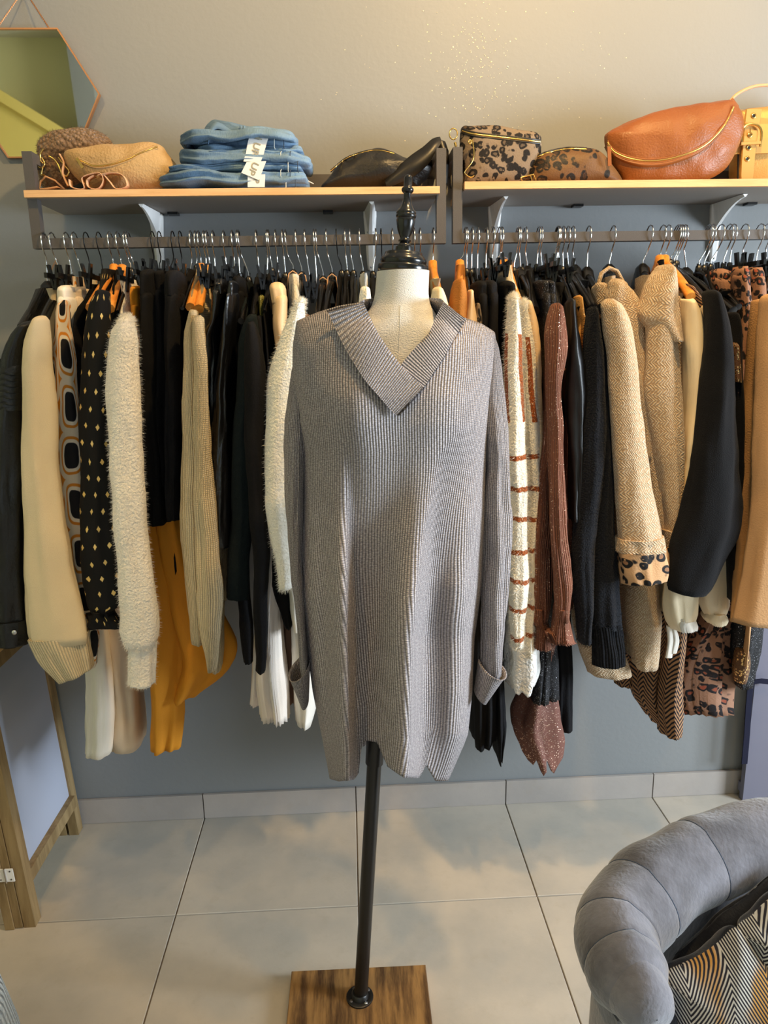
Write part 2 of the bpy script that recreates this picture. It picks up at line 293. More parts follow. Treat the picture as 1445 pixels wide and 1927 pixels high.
# ------------------------------------------------------------------ mesh building
class MB:
    def __init__(s): s.v = []; s.f = []; s.uv = []
    def quadgrid(s, rows, uvs=None, close=False, flip=False):
        n = len(rows[0]); b = len(s.v)
        for r in rows: s.v += [tuple(p) for p in r]
        for j in range(len(rows)-1):
            for i in range(n if close else n-1):
                i2 = (i+1) % n
                q = [b+j*n+i, b+j*n+i2, b+(j+1)*n+i2, b+(j+1)*n+i]
                if uvs:
                    e = uvs[j][i2] if i2 or not close else (uvs[j][n-1][0]+uvs[j][1][0]-uvs[j][0][0], uvs[j][0][1])
                    e2 = uvs[j+1][i2] if i2 or not close else (uvs[j+1][n-1][0]+uvs[j+1][1][0]-uvs[j+1][0][0], uvs[j+1][0][1])
                    t = [uvs[j][i], e, e2, uvs[j+1][i]]
                else: t = [(0, 0)]*4
                if flip: q.reverse(); t.reverse()
                s.f.append(q); s.uv.append(t)
    def cap(s, ring, flip=False):
        b = len(s.v); s.v += [tuple(p) for p in ring]; q = list(range(b, b+len(ring)))
        if flip: q.reverse()
        s.f.append(q); s.uv.append([(s.v[i][0], s.v[i][2]) for i in q])
    def box(s, lo, hi, rot=None, org=None):
        b = len(s.v)
        P = [Vector((x, y, z)) for x in (lo[0], hi[0]) for y in (lo[1], hi[1]) for z in (lo[2], hi[2])]
        if rot: P = [rot @ (p-org)+org for p in P]
        s.v += [tuple(p) for p in P]
        for q in ((0, 1, 3, 2), (4, 6, 7, 5), (0, 4, 5, 1), (2, 3, 7, 6), (0, 2, 6, 4), (1, 5, 7, 3)):
            s.f.append([b+i for i in q]); s.uv.append([(s.v[b+i][0]+s.v[b+i][1], s.v[b+i][2]) for i in q])
    def beam(s, a, b_, wx, wy, taper=1, up=Vector((0, 1, 0))):
        a = Vector(a); b_ = Vector(b_); d = (b_-a).normalized(); sd = d.cross(up)
        if sd.length < .01: sd = d.cross(Vector((1, 0, 0)))
        sd.normalize(); up2 = sd.cross(d)
        R1 = [a+sd*(sx*wx/2)+up2*(sy*wy/2) for sx, sy in ((-1, -1), (1, -1), (1, 1), (-1, 1))]
        R2 = [b_+sd*(sx*wx/2*taper)+up2*(sy*wy/2*taper) for sx, sy in ((-1, -1), (1, -1), (1, 1), (-1, 1))]
        s.quadgrid([R1, R2], close=True); s.cap(R1, True); s.cap(R2)
    def tube(s, pts, r, n=8, flat=None, capped=True):
        pts = [Vector(p) for p in pts]; rows = []; uvs = []; L = 0; prev = None
        for i, p in enumerate(pts):
            t = (pts[min(i+1, len(pts)-1)]-pts[max(i-1, 0)]).normalized()
            if prev is None:
                a = t.cross(Vector((0, 0, 1)));
                if a.length < .1: a = t.cross(Vector((1, 0, 0)))
            else: a = prev-t*prev.dot(t)
            a.normalize(); prev = a; b = t.cross(a); rr = r[i] if isinstance(r, (list, tuple)) else r
            fl = flat or 1
            rows.append([p+a*(math.cos(k*2*math.pi/n)*rr)+b*(math.sin(k*2*math.pi/n)*rr*fl) for k in range(n)])
            if i: L += (p-pts[i-1]).length
            uvs.append([(k*2*math.pi/n*rr, L) for k in range(n)])
        s.quadgrid(rows, uvs, close=True)
        if capped: s.cap(rows[0], True); s.cap(rows[-1])
    def lathe(s, prof, org, axis=Vector((0, 0, 1)), n=32):
        q = Vector((0, 0, 1)).rotation_difference(axis.normalized()); org = Vector(org); rows = []; uvs = []
        for z, r in prof:
            rows.append([org+q @ Vector((math.cos(k*2*math.pi/n)*r, math.sin(k*2*math.pi/n)*r, z)) for k in range(n)])
            uvs.append([(k*2*math.pi/n*max(.02, r), z) for k in range(n)])
        s.quadgrid(rows, uvs, close=True); s.cap(rows[0], True); s.cap(rows[-1])
    def build(s, name, mat, parent=None, smooth=True, label=None, cat=None, group=None, kind=None, angle=None):
        me = bpy.data.meshes.new(name)
        if parent is not None:
            rt = parent
            while rt.parent: rt = rt.parent
            o0 = rt.location.copy()
        else:
            xs = [[p[k] for p in s.v] for k in range(3)]
            o0 = Vector(((min(xs[0])+max(xs[0]))/2, (min(xs[1])+max(xs[1]))/2, min(xs[2])))
        me.from_pydata([(p[0]-o0.x, p[1]-o0.y, p[2]-o0.z) for p in s.v], [], s.f)
        ul = me.uv_layers.new(name='UVMap'); k = 0
        flat = [c for f in s.uv for t in f for c in t]; ul.data.foreach_set('uv', flat)
        me.materials.append(mat)
        if smooth: me.polygons.foreach_set('use_smooth', [True]*len(me.polygons))
        me.validate(); me.update()
        if smooth and angle: me.set_sharp_from_angle(angle=math.radians(angle))
        o = bpy.data.objects.new(name, me); C.objects.link(o)
        if parent is not None: o.parent = parent
        else: o.location = o0
        tag(o, label, cat, group, kind); return o
def tag(o, label=None, cat=None, group=None, kind=None):
    for k, q in (('label', label), ('category', cat), ('group', group), ('kind', kind)):
        if q: o[k] = q
    return o
def thing(name, label, cat, loc, group=None):
    o = bpy.data.objects.new(name, None); o.empty_display_size = .02; C.objects.link(o); o.location = loc
    return tag(o, label, cat, group)
def cr_(P, t):                      # Catmull-Rom through a list of tuples
    n = len(P)-1; x = min(max(t, 0), 1)*n; i = min(int(x), n-1); f = x-i
    a, b, c, d = P[max(i-1, 0)], P[i], P[i+1], P[min(i+2, n)]
    return tuple(.5*(2*q+(r-p)*f+(2*p-5*q+4*r-s_)*f*f+(3*q-p-3*r+s_)*f**3) for p, q, r, s_ in zip(a, b, c, d))
def loft(mb, rings, nr=28, m_=28, p=2.0, fk=3, fa=.08, fgrow=1.0, ph=0.0, tw=0.6, wr=.003, dome=True, openb=True, hemwave=0.0, seed=0, pleat=0, cre=.16):
    """rings: (centre, e1, e2) tuples as 9 numbers; a closed tube of cloth through them"""
    S = []; 
    seg = [0]
    for i in range(1, len(rings)):
        seg.append(seg[-1]+max(1e-4, (Vector(rings[i][:3])-Vector(rings[i-1][:3])).length))
    def samp(t):
        L = t*seg[-1]; i = 0
        while i < len(seg)-2 and seg[i+1] < L: i += 1
        return cr_(rings, (i+(L-seg[i])/(seg[i+1]-seg[i]))/(len(rings)-1))
    rows = []; uvs = []; total = seg[-1]; wref = 0
    for i in range(nr+1):
        t = i/nr; q = samp(t); c, e1, e2 = Vector(q[:3]), Vector(q[3:6]), Vector(q[6:9]); S.append((t, c, e1, e2, 1.0))
    c, e1, e2 = S[0][1:4]; d = (S[0][1]-S[1][1]).normalized(); h = min(e1.length, e2.length)*.9
    if dome: S = [(0, c+d*h*math.sin(a), e1, e2, math.cos(a)) for a in (1.5, 1.2, .8, .4)]+S
    c, e1, e2 = S[-1][1:4]; d = (S[-2][1]-S[-1][1]).normalized()
    if openb: S += [(1, c-d*.0003, e1, e2, .96), (1, c+d*.012, e1, e2, .90), (1, c+d*.03, e1, e2, .80), (1, c+d*.03, e1, e2, .05)]
    else: S += [(1, c-d*.004, e1, e2, .9), (1, c-d*.007, e1, e2, .6), (1, c-d*.008, e1, e2, .05)]
    per = 0; wmax = max((x[2].length+x[3].length) for x in S)*1.57
    vv = 0; pc = None
    for (t, c, e1, e2, sc_) in S:
        if pc is not None: vv += (c-pc).length
        pc = c; row = []; uvr = []
        a_, b_ = e1.length, e2.length
        for k in range(m_):
            th = k*2*math.pi/m_; ct, st = math.cos(th), math.sin(th)
            x = math.copysign(abs(ct)**(2/p), ct); y = math.copysign(abs(st)**(2/p), st)
            f = 1+fa*(t**fgrow)*math.cos(fk*th+ph+tw*t*3)+fa*.5*(t**fgrow)*math.cos((fk*2+1)*th+ph*2-tw*t*5)
            zc_ = c.z*5
            f += cre*(.25+.75*min(1, t*2.5))*(noise.noise(Vector((ct*1.5+seed, st*1.5, zc_*.55)))*.9+noise.noise(Vector((ct*3.6+seed*2, st*3.6, zc_*.9)))*.7+noise.noise(Vector((ct*2+seed, st*2, zc_*3.2)))*.35)
            if pleat: f += pleat*(.3+.7*t)*(1 if k % 2 else -1)
            pt = c+(e1*x+e2*y)*f*sc_
            if wr and sc_ > .5:
                nv = noise.noise_vector(Vector((pt.x*16+seed, pt.y*16, pt.z*9+seed*3)))
                pt += nv*wr*1.6+noise.noise_vector(Vector((pt.x*45+seed, pt.y*45, pt.z*30)))*wr*.5
            if hemwave: pt.z += hemwave*t**6*math.sin(fk*th*1.5+seed)
            row.append(pt); uvr.append((k/m_*wmax*2/1.0, vv))
        rows.append(row); uvs.append(uvr)
    mb.quadgrid(rows, uvs, close=True, flip=True); mb.cap(rows[0]); mb.cap(rows[-1], True)
def ringpx(L, Rr, y, b):
    a = at(L[0], L[1], y); c = at(Rr[0], Rr[1], y); mid = (a+c)/2; e = (c-a)/2
    return (mid.x, mid.y, mid.z, e.x, 0, e.z, 0, b, 0)
def drape(mb, st, y, b, **k):
    rr = []
    for q in st:
        if len(q) == 3: rr.append(ringpx((q[0], q[2]), (q[1], q[2]), y, b))
        elif len(q) == 4: rr.append(ringpx((q[0], q[1]), (q[2], q[3]), y, b))
        else: rr.append(ringpx((q[0], q[2]), (q[1], q[2]), q[3], q[4]))
    loft(mb, rr, **k)
def inflate(mb, outline, y, D, n=10, flat=.5, back=1.0, yb=None, tilt=0.0, wr=.002, seed=0, sub=3):
    """closed soft solid whose front outline is given in photo pixels on the plane y"""
    P = []; m0 = len(outline)
    for i in range(m0):
        a, b, c, d = (outline[(i+k) % m0] for k in (-1, 0, 1, 2))
        for q in range(sub):
            f = q/sub; P.append(tuple(.5*(2*b[j]+(c[j]-a[j])*f+(2*a[j]-5*b[j]+4*c[j]-d[j])*f*f+(3*b[j]-a[j]-3*c[j]+d[j])*f**3) for j in (0, 1)))
    W3 = [at(px, py, y) for px, py in P]; zb = min(q.z for q in W3)
    if tilt:
        for _ in range(6): W3 = [at(px, py, y+tilt*(q.z-zb)) for (px, py), q in zip(P, W3)]
    c = sum(W3, Vector())/len(W3)
    def layer(sgn):
        rows = []; uvs = []
        for j in range(n+1):
            s_ = math.sin(j/n*math.pi/2); off = D*(1-s_**2.2)**flat*(1 if sgn < 0 else back); row = []
            for p in W3:
                q = c+(p-c)*s_; q = Vector((q.x, y+sgn*off+tilt*(q.z-zb), q.z))
                if wr and j < n: q += noise.noise_vector(q*22+Vector((seed, 0, 0)))*wr*2
                row.append(q)
            rows.append(row); uvs.append([(q.x, q.z) for q in row])
        return rows, uvs
    a, ua = layer(-1); b, ub = layer(1)
    mb.quadgrid(a, ua, close=True); mb.quadgrid(b, ub, close=True, flip=True)
def fur(parent, mb, mat, count, length, seed=0, zmax=None):
    rr = random.Random(seed); out = MB(); fs = [f for f in mb.f if len(f) == 4]
    for _ in range(count):
        f = rr.choice(fs); V = [Vector(mb.v[i]) for i in f]; u_, v_ = rr.random(), rr.random()
        p = V[0]*(1-u_)*(1-v_)+V[1]*u_*(1-v_)+V[2]*u_*v_+V[3]*(1-u_)*v_; nn = (V[2]-V[0]).cross(V[3]-V[1])
        if nn.length < 1e-9: continue
        nn.normalize(); d = (nn+Vector((rr.uniform(-.5, .5), rr.uniform(-.5, .5), rr.uniform(-.9, .1)))).normalized(); L = length*rr.uniform(.5, 1.2)
        s_ = d.cross(Vector((rr.random(), rr.random(), rr.random()))).normalized()*.0004
        b = len(out.v); out.v += [tuple(p-s_-nn*.001), tuple(p+s_-nn*.001), tuple(p+d*L)]; out.f.append([b, b+1, b+2]); out.uv.append([(0, 0)]*3)
    return out.build('fuzz', mat, parent, kind='stuff')

# ------------------------------------------------------------------ room shell
X0, T = -.46252, .45
XL, XRt, YB, ZC = -2.6, 3.2, -2.6, 3.0
fl = MB(); fl.box((XL, YB, -.08), (XRt, W+.1, -.004)); floor = fl.build('floor', m['grout'], kind='structure', smooth=False)
tm = None; g = .0016
for i in range(-5, 9):
    for j in range(0, 11):
        x0, y1 = X0+i*T, (W-.38704)-(j-1)*T
        a, b, c, d = max(x0+g, XL), min(x0+T-g, XRt), y1-T+g, min(y1-g, W)
        if b-a < .02: continue
        c = max(c, YB)
        if d-c < .02: continue
        t = MB(); h = R_.uniform(-.0004, .0004); e = .0012
        R1 = [(a, c, -.0045), (b, c, -.0045), (b, d, -.0045), (a, d, -.0045)]; R2 = [(a, c, h-e), (b, c, h-e), (b, d, h-e), (a, d, h-e)]; R3 = [(a+e, c+e, h), (b-e, c+e, h), (b-e, d-e, h), (a+e, d-e, h)]
        t.quadgrid([R1, R2, R3], close=True); t.cap(R3); t.build('tile', m['tile'], floor, smooth=False)
def struct(name, lo, hi, mat):
    b = MB(); b.box(lo, hi); return b.build(name, mat, kind='structure', smooth=False)
struct('wall_back', (XL, W, 0), (XRt, W+.1, ZC), m['wall'])
struct('ceiling', (XL-.1, YB-.1, ZC), (XRt+.1, W+.1, ZC+.1), m['ceil'])
struct('wall_left', (XL-.1, YB, 0), (XL, W+.1, ZC), m['olive'])
# right wall with a window opening, front wall with a shopfront opening
b = MB(); b.box((XRt, YB, 0), (XRt+.1, -.25, ZC)); b.box((XRt, 1.0, 0), (XRt+.1, W+.1, ZC)); b.box((XRt, -.25, 0), (XRt+.1, 1.0, .75)); b.box((XRt, -.25, 2.15), (XRt+.1, 1.0, ZC))
b.build('wall_right', m['wall'], kind='structure', smooth=False)
b = MB(); b.box((XL, YB-.1, 0), (-1.7, YB, ZC)); b.box((1.1, YB-.1, 0), (XRt, YB, ZC)); b.box((-1.7, YB-.1, 0), (1.1, YB, .4)); b.box((-1.7, YB-.1, 2.4), (1.1, YB, ZC))
b.build('wall_front', m['olive'], kind='structure', smooth=False)
for nme, fr in (('window_1', [((XRt+.03, -.25, .75), (XRt+.07, -.2, 2.15)), ((XRt+.03, .95, .75), (XRt+.07, 1.0, 2.15)), ((XRt+.03, -.2, .75), (XRt+.07, .95, .8)), ((XRt+.03, -.2, 2.1), (XRt+.07, .95, 2.15))]),
                ('window_2', [((-1.7, YB-.07, .4), (-1.64, YB-.03, 2.4)), ((1.04, YB-.07, .4), (1.1, YB-.03, 2.4)), ((-.33, YB-.07, .4), (-.27, YB-.03, 2.4)), ((-1.64, YB-.07, .4), (1.04, YB-.03, .46)), ((-1.64, YB-.07, 2.34), (1.04, YB-.03, 2.4))])):
    b = MB()
    for lo, hi in fr: b.box(lo, hi)
    b.build(nme, m['white_metal'], kind='structure', smooth=False)
bb = MB(); bb.box((XL, W-.004, 0), (XRt, W, .0775)); base = bb.build('baseboard_back', m['grout'], kind='structure', smooth=False)
for i in range(-5, 9):
    a, c = max(X0+i*T+g, XL), min(X0+(i+1)*T-g, XRt)
    if c-a < .02: continue
    t = MB(); h = .0785+R_.uniform(-.0006, .0006); t.box((a, W-.011, .001), (c, W-.003, h)); t.build('tile', m['skirt'], base, smooth=False)
# stair side seen in the mirror
st = thing('staircase', 'pale yellow closed staircase side seen reflected in the mirror', 'staircase', (-2.26, -2.45, 0))
ys_ = wall_paint('yellow_stair_paint', srgb(226, 204, 120))
b = MB(); R1 = [(-2.59, -2.59, 0), (-1.93, -2.59, 0), (-1.93, -2.59, 2.22), (-2.59, -2.59, 2.62)]; R2 = [(x, -2.34, z) for x, y, z in R1]
b.quadgrid([R1, R2], close=True); b.cap(R2); b.build('stair_side', ys_, st, smooth=False)
b = MB(); b.beam((-2.58, -2.32, 2.64), (-1.93, -2.32, 2.24), .07, .04, up=Vector((0, 1, 0))); b.build('stringer', ys_, st, smooth=False)
b = MB(); b.box((-1.93, -2.6, 0), (-1.78, -2.25, 2.999)); b.build('trim_1', m['wall'], kind='structure', smooth=False)
# glitter flecks stuck to the wall
b = MB(); rr = random.Random(3)
for k in range(330):
    if k < 230: px, py = rr.gauss(895, 42), rr.gauss(125, 62)
    else: px, py = rr.gauss(960, 150), rr.gauss(130, 85)
    if not (600 < px < 1440 and 3 < py < 300): continue
    p = at(px, py, W-.0012); s_ = rr.choice([.0005, .0006, .0008, .0011]); a0 = rr.random()*3
    ring = [(p.x+s_*math.cos(a0+q*math.pi/3), p.y-rr.random()*.0006, p.z+s_*math.sin(a0+q*math.pi/3)) for q in range(6)]
    b.cap(ring, True)
b.build('glitter', m['fleck'], smooth=False, label='fine gold glitter specks scattered over the wall above the right shelf', cat='glitter', kind='stuff')

# ------------------------------------------------------------------ wall shelves with hanging rails
def shelf_unit(label, xl, xr, zt, shelfl, shelfr, zr=1.58):
    t = thing('wall_shelf', label, 'shelf', ((xl+xr)/2, W, 1.58)); mt = m['frame']; th = .021; yf = YR-.011
    for x in (xl, xr-th):
        b = MB(); b.box((x, yf, zr), (x+th, yf+.022, zt)); b.build('post', mt, t, smooth=False)
        b = MB(); b.box((x, yf+.022, zt-th), (x+th, W-.001, zt)); b.build('top_arm', mt, t, smooth=False)
    b = MB(); b.box((xl+th, yf, zr), (xr-th, yf+.022, zr+th)); b.build('hanging_rail', mt, t, smooth=False)
    b = MB(); b.box((xl+th, W-.02, 1.733), (xr-th, W-.001, 1.765)); b.build('rear_bar', mt, t, smooth=False)
    return t
def board(t, x0, x1, z0, z1):
    b = MB(); b.box((x0, 1.7285, z0+.0015), (x1, W-.002, z1)); b.build('shelf_board', m['oak'], t, smooth=False)
    b = MB(); b.box((x0+.001, 1.7275+.002, z0), (x1-.001, W-.002, z0+.0015)); b.build('underside', m['shelfgrey'], t, smooth=False, label='grey underside')
    b = MB(); b.box((x0, 1.718, z0), (x1, 1.7285, z1)); b.build('front_edge', m['oak'], t, smooth=False)
    for fx in (.3, .72):
        x = x0+(x1-x0)*fx; bb_ = MB(); bb_.box((x-.012, W-.03, z0-.006), (x+.012, W-.004, z0)); bb_.build('support_clip', m['plastic'], t, smooth=False)
S1 = shelf_unit('left dark metal shelf frame with oak board and crowded clothes rail', -.682, .229, 1.777, 0, 0)
board(S1, -.681, .213, 1.682, 1.6965)
S2 = shelf_unit('right dark metal shelf frame with oak board and crowded clothes rail', .2445, 1.33, 1.779, 0, 0)
board(S2, .268, 1.318, 1.690, 1.7055)
for (px, lab) in ((297, 'white wall bracket under the left shelf behind its left end'), (697, 'white wall bracket under the left shelf nearest the mannequin'), (930, 'white wall bracket under the right shelf nearest the mannequin'), (1345, 'white wall bracket under the right shelf at far right')):
    x = at(px, 450, 1.935).x; zs = 1.682 if px < 800 else 1.690; t = thing('wall_bracket', lab, 'bracket', (x, W, 1.55), 'white shelf brackets')
    b = MB(); zb = 1.545 if px < 800 else 1.555
    rows = []
    for z, hw, d in ((zb-.004, .004, .006), (zb, .008, .007), (zb+.02, .010, .008), (zb+.07, .012, .01), (zs-.012, .016, .012), (zs-.001, .016, .012)):
        rows.append([(x-hw, W-.001, z), (x-hw, W-d, z), (x-hw*.5, W-d-.003, z), (x+hw*.5, W-d-.003, z), (x+hw, W-d, z), (x+hw, W-.001, z)])
    b.quadgrid(rows, close=True, flip=True); b.cap(rows[-1]); b.cap(rows[0], True); b.build('wall_plate', m['white_metal'], t, smooth=False)
    b = MB(); rows = []
    for k in range(9):
        f = k/8; y = W-.012-f*.13; zz = zs-.001; h = .055*(1-f)**1.8+.006; hw = .014*(1-f*.6)
        rows.append([(x-hw, y, zz), (x-hw*.3, y, zz-h), (x+hw*.3, y, zz-h), (x+hw, y, zz)])
    b.quadgrid(rows, close=True); b.cap(rows[-1]); b.cap(rows[0]); b.build('arm', m['white_metal'], t, smooth=False)
    for zz, dx in ((zb+.004, 0), (zs-.05, .006), (zs-.05, -.006)):
        b = MB(); b.lathe([(0, .0028), (.002, .0028), (.003, .001)], (x+dx, W-.0085-(.003 if zz > 1.6 else 0), zz), Vector((0, -1, 0)), 10); b.build('screw', m['chrome'], t)

# ------------------------------------------------------------------ hexagonal mirrors
def hexmirror(label, C_, rad, tilt, chain_top, y, rot0=0):
    t = thing('hexagonal_mirror', label, 'mirror', C_); c = Vector(C_)
    def P(r, k, dy): a = rot0+k*math.pi/3; z = r*math.sin(a); return c+Vector((r*math.cos(a), -dy-tilt*z*1.0-.004, z))
    b = MB(); g_ = [P(rad-.002, k, .002) for k in range(6)]; b.cap(g_, False); g2 = [q+Vector((0, .006, 0)) for q in g_]; b.quadgrid([g_, g2], close=True); b.cap(g2); b.build('mirror_glass', m['mirror'], t, smooth=False)
    b = MB(); rows = []
    for r, d in ((rad-.0025, .003), (rad-.0025, .006), (rad+.001, .006), (rad+.001, -.006), (rad-.0025, -.006)): rows.append([P(r, k, d) for k in range(6)])
    rows.append(rows[0]); b.quadgrid(rows, close=True, flip=True); b.build('frame', m['rosegold'], t, smooth=False)
    for k, s_ in ((1, 1), (2, -1)):
        e = P(rad, k, .003); e = e.lerp(P(rad, 3-k, .003), .12); top = Vector(chain_top); n = 44
        for i in range(n):
            f = i/n; p = e.lerp(top, f); q = e.lerp(top, (i+1.25)/n); bb_ = MB(); 
            if i == 0: cm = MB()
            off = Vector((.0009, 0, 0)) if i % 2 else Vector((-.0009, 0, 0)); cm.tube([p+off, q+off], .0011, 5)
        cm.build('chain', m['rosegold'], t)
    return t
cx = at(61, 178, 1.925)
hexmirror('hexagonal wall mirror with thin rose gold frame hanging above left shelf', (cx.x, 1.932, cx.z), at(187, 175, 1.925).x-cx.x, .07, (at(44, -21, 1.935).x, 1.938, at(44, -21, 1.935).z), 1.93)
cx = at(85, 640, 1.925)
hexmirror('second hexagonal mirror mostly hidden behind the black leather jacket', (cx.x+.01, 1.936, cx.z), .085, .0, (at(105, 488, 1.935).x, 1.938, at(105, 488, 1.935).z), 1.93)

# ------------------------------------------------------------------ mannequin on its pole
YM = 1.285
A0 = Vector((-.013, 1.274, 0)); A1 = Vector((.0975, 1.29, 1.483)); AX = (A1-A0).normalized()
def axp(z): return A0.lerp(A1, z/1.483)
mq = thing('dress_form', 'cream linen dress form with black turned cap, leaning on its black pole', 'mannequin', (A0.x, A0.y, 0))
b = MB()
b.lathe([(.020, .0142), (.60, .0142)], axp(0), AX, 20); b.build('pole', m['blackmatt'], mq, angle=40)
b = MB(); b.lathe([(.57, .0175), (.66, .0175), (.665, .012)], axp(0), AX, 20); b.build('collar', m['blackmatt'], mq, angle=40)
b = MB(); k0 = axp(.60); b.lathe([(0, .004), (.02, .004), (.022, .010), (.036, .010), (.038, .004)], k0+Vector((.012, -.004, 0)), Vector((1, -.2, 0)), 12); b.build('knob', m['blackmatt'], mq, angle=40)
pl = MB(); cs = [atz(548, 1828, .022), atz(800, 1815, .022), atz(818, 1935, .022), atz(540, 1945, .022)]
xa, xb = -.163, .133; y0_, y1_ = 1.125, 1.350
rt = Matrix.Rotation(math.radians(-.5), 3, 'Z'); og = Vector((-.015, 1.24, 0))
pl = MB(); e = .002
for z, k in ((.0005, 0), (.020, 0), (.022, e)):
    pass
rows = [[rt @ (Vector(p)-og)+og for p in ((xa+k, y0_+k, z), (xb-k, y0_+k, z), (xb-k, y1_-k, z), (xa+k, y1_-k, z))] for z, k in ((.0005, 0), (.020, 0), (.022, e))]
pl.quadgrid(rows, close=True); pl.cap(rows[-1]); pl.cap(rows[0], True); base_ = pl.build('base_board', m['rustic'], mq, smooth=False)
b = MB(); b.lathe([(.0215, .0285), (.0255, .0285), (.0265, .027), (.0265, .019), (.034, .017), (.036, .0148)], A0, n=28); fl_ = b.build('flange', m['blackmatt'], mq, angle=40)
for k in range(4):
    a = .6+k*math.pi/2; b = MB(); b.lathe([(0, .0036), (.0012, .0034), (.0016, .001)], A0+Vector((.022*math.cos(a), .022*math.sin(a), .0265)), n=12); b.build('screw', m['chrome'] if k == 3 else m['frame'], fl_)
# torso
prof = [(1.482, .0440, .0440), (1.465, .0445, .0445), (1.445, .0455, .0460), (1.43, .049, .048), (1.418, .056, .053), (1.405, .068, .058), (1.392, .100, .062), (1.378, .135, .066), (1.355, .150, .072), (1.32, .152, .080),
        (1.25, .142, .092), (1.18, .134, .108), (1.12, .124, .104), (1.02, .100, .060), (.95, .104, .056), (.85, .110, .058), (.76, .108, .058), (.73, .095, .05)]
b = MB(); rows = []; uvs = []
for z, a, d in prof:
    c = axp(z); sy = max(0, min(1, (1.43-z)/.08))*.006; rows.append([Vector((c.x+a*math.cos(t), 1.288+sy-d*math.sin(t)*(1-.0), z)) for t in [k*2*math.pi/56 for k in range(56)]]); uvs.append([(k*.012, z) for k in range(56)])
rows = [[Vector(cr_([tuple(r[k]) for r in rows], j/68)) for k in range(56)] for j in range(69)]
uvs = [[(k*.012, rows[j][0].z) for k in range(56)] for j in range(69)]
b.quadgrid(rows, uvs, close=True, flip=False); b.cap(rows[-1], True); b.cap(rows[0]); torso_rows = rows
to = b.build('torso', m['linen'], mq)
b = MB(); pts = []
for z in [1.425-.0125*k for k in range(14)]:
    j = min(range(69), key=lambda q: abs(rows[q][0].z-z)); p = rows[j][14]; pts.append(p+Vector((-.004, -.0002, 0)))
b.tube(pts, .0007, 5); b.build('front_seam', m['linen'], mq)
b = MB(); j = min(range(69), key=lambda q: abs(rows[q][0].z-1.418)); b.tube([rows[j][k]*1.0+Vector((0, -.0002, -.012*math.sin(k/28*math.pi))) for k in range(1, 28)], .0007, 5); b.build('neck_seam', m['linen'], mq)
# cap and finial
k = .000163
P_ = [(1075, 236), (1062, 258), (1040, 262), (1010, 262), (995, 256), (985, 232), (970, 236), (950, 240), (925, 226), (905, 205), (895, 198), (880, 196), (868, 186), (868, 92), (860, 92), (815, 88), (808, 72), (795, 70), (782, 60), (776, 50), (764, 62), (752, 66), (742, 58), (732, 50), (722, 52), (712, 56), (690, 66), (650, 82), (600, 92), (560, 97), (548, 95), (540, 92), (534, 98), (522, 104), (508, 104), (498, 98), (490, 102), (478, 100), (462, 88), (440, 70), (415, 56), (380, 44), (340, 38), (302, 38), (292, 52), (280, 60), (265, 62), (252, 58), (242, 46), (236, 42), (160, 41), (145, 37), (132, 27), (124, 10)]
b = MB(); b.lathe([((1075-y)*k, r*k) for y, r in P_[:14]], A1-AX*.004, AX, 48); b.build('neck_cap', m['blackgloss'], mq, angle=50)
b = MB(); b.lathe([((1075-y)*k, r*k) for y, r in P_[13:]], A1-AX*.004, AX, 40); b.build('finial', m['blackgloss'], mq, angle=50)

# ------------------------------------------------------------------ the grey sweater dress
dr = thing('sweater_dress', 'long grey ribbed v-neck knit sweater dress worn by the dress form', 'dress', (0.06, YM, .53))
def lerp_tab(T_, y):
    if y <= T_[0][0]: return T_[0][1]
    for (a, p), (b_, q) in zip(T_, T_[1:]):
        if y <= b_: return p+(q-p)*(y-a)/(b_-a)
    return T_[-1][1]
XLt = [(560, 566), (600, 562), (650, 554), (720, 553), (800, 562), (850, 571), (950, 572), (1050, 568), (1120, 568), (1200, 578), (1300, 591), (1400, 611), (1470, 624)]
XRt_ = [(560, 922), (600, 924), (640, 930), (700, 927), (750, 921), (850, 914), (1000, 910), (1100, 905), (1200, 890), (1300, 886), (1380, 878), (1440, 856), (1480, 842)]
Bt = [(560, .050), (600, .085), (650, .100), (750, .122), (850, .128), (1000, .130), (1200, .134), (1480, .138)]
SH = [(560, 606), (600, 590), (640, 578), (686, 571), (760, 571), (834, 571), (868, 599), (905, 612), (931, 628)]   # px -> shoulder line py
def folds(px, py):
    g = max(0, min(1, (py-800)/420)); g = g*g*(3-2*g); o = 0
    for T_, w1, w2, A in (([(800, 640), (1100, 645), (1460, 652)], 30, 13, .078), ([(820, 822), (1000, 788), (1200, 768), (1460, 762)], 48, 19, .092), ([(820, 905), (1100, 872), (1460, 862)], 32, 24, .055), ([(800, 590), (1200, 597), (1460, 612)], 18, 12, .022)):
        c = lerp_tab(T_, py); d = px-c; o += g*A*math.exp(-(d/(w1 if d < 0 else w2))**2)
    o += .020*math.exp(-((px-665)/60)**2-((py-760)/90)**2)*(1-g)+.020*math.exp(-((px-840)/60)**2-((py-775)/90)**2)*(1-g)
    return o
def dsurf(px, py, back=False):
    l, r = lerp_tab(XLt, py), lerp_tab(XRt_, py); u = max(-1, min(1, (px-(l+r)/2)/((r-l)/2)))
    B = lerp_tab(Bt, py); sh = lerp_tab(SH, px); s_ = max(0.0, min(1, (py-sh)/75)); cl = math.sqrt(1-(1-s_)**2)
    base = B*(1-abs(u)**2.4)**.5*(.12+.88*cl); ed = (1-u*u)**.3
    fo = folds(px, py)*ed; lo = lerp_tab([(800, 0), (1200, .050), (1480, .056)], py)*ed
    y = YM-base-fo+lo if not back else YM+base*.75-.4*lo
    y += .006
    nv = noise.noise(Vector((px*.011, py*.007, 3)))*.005*min(1, s_+.2)
    return at(px, py, y+nv)
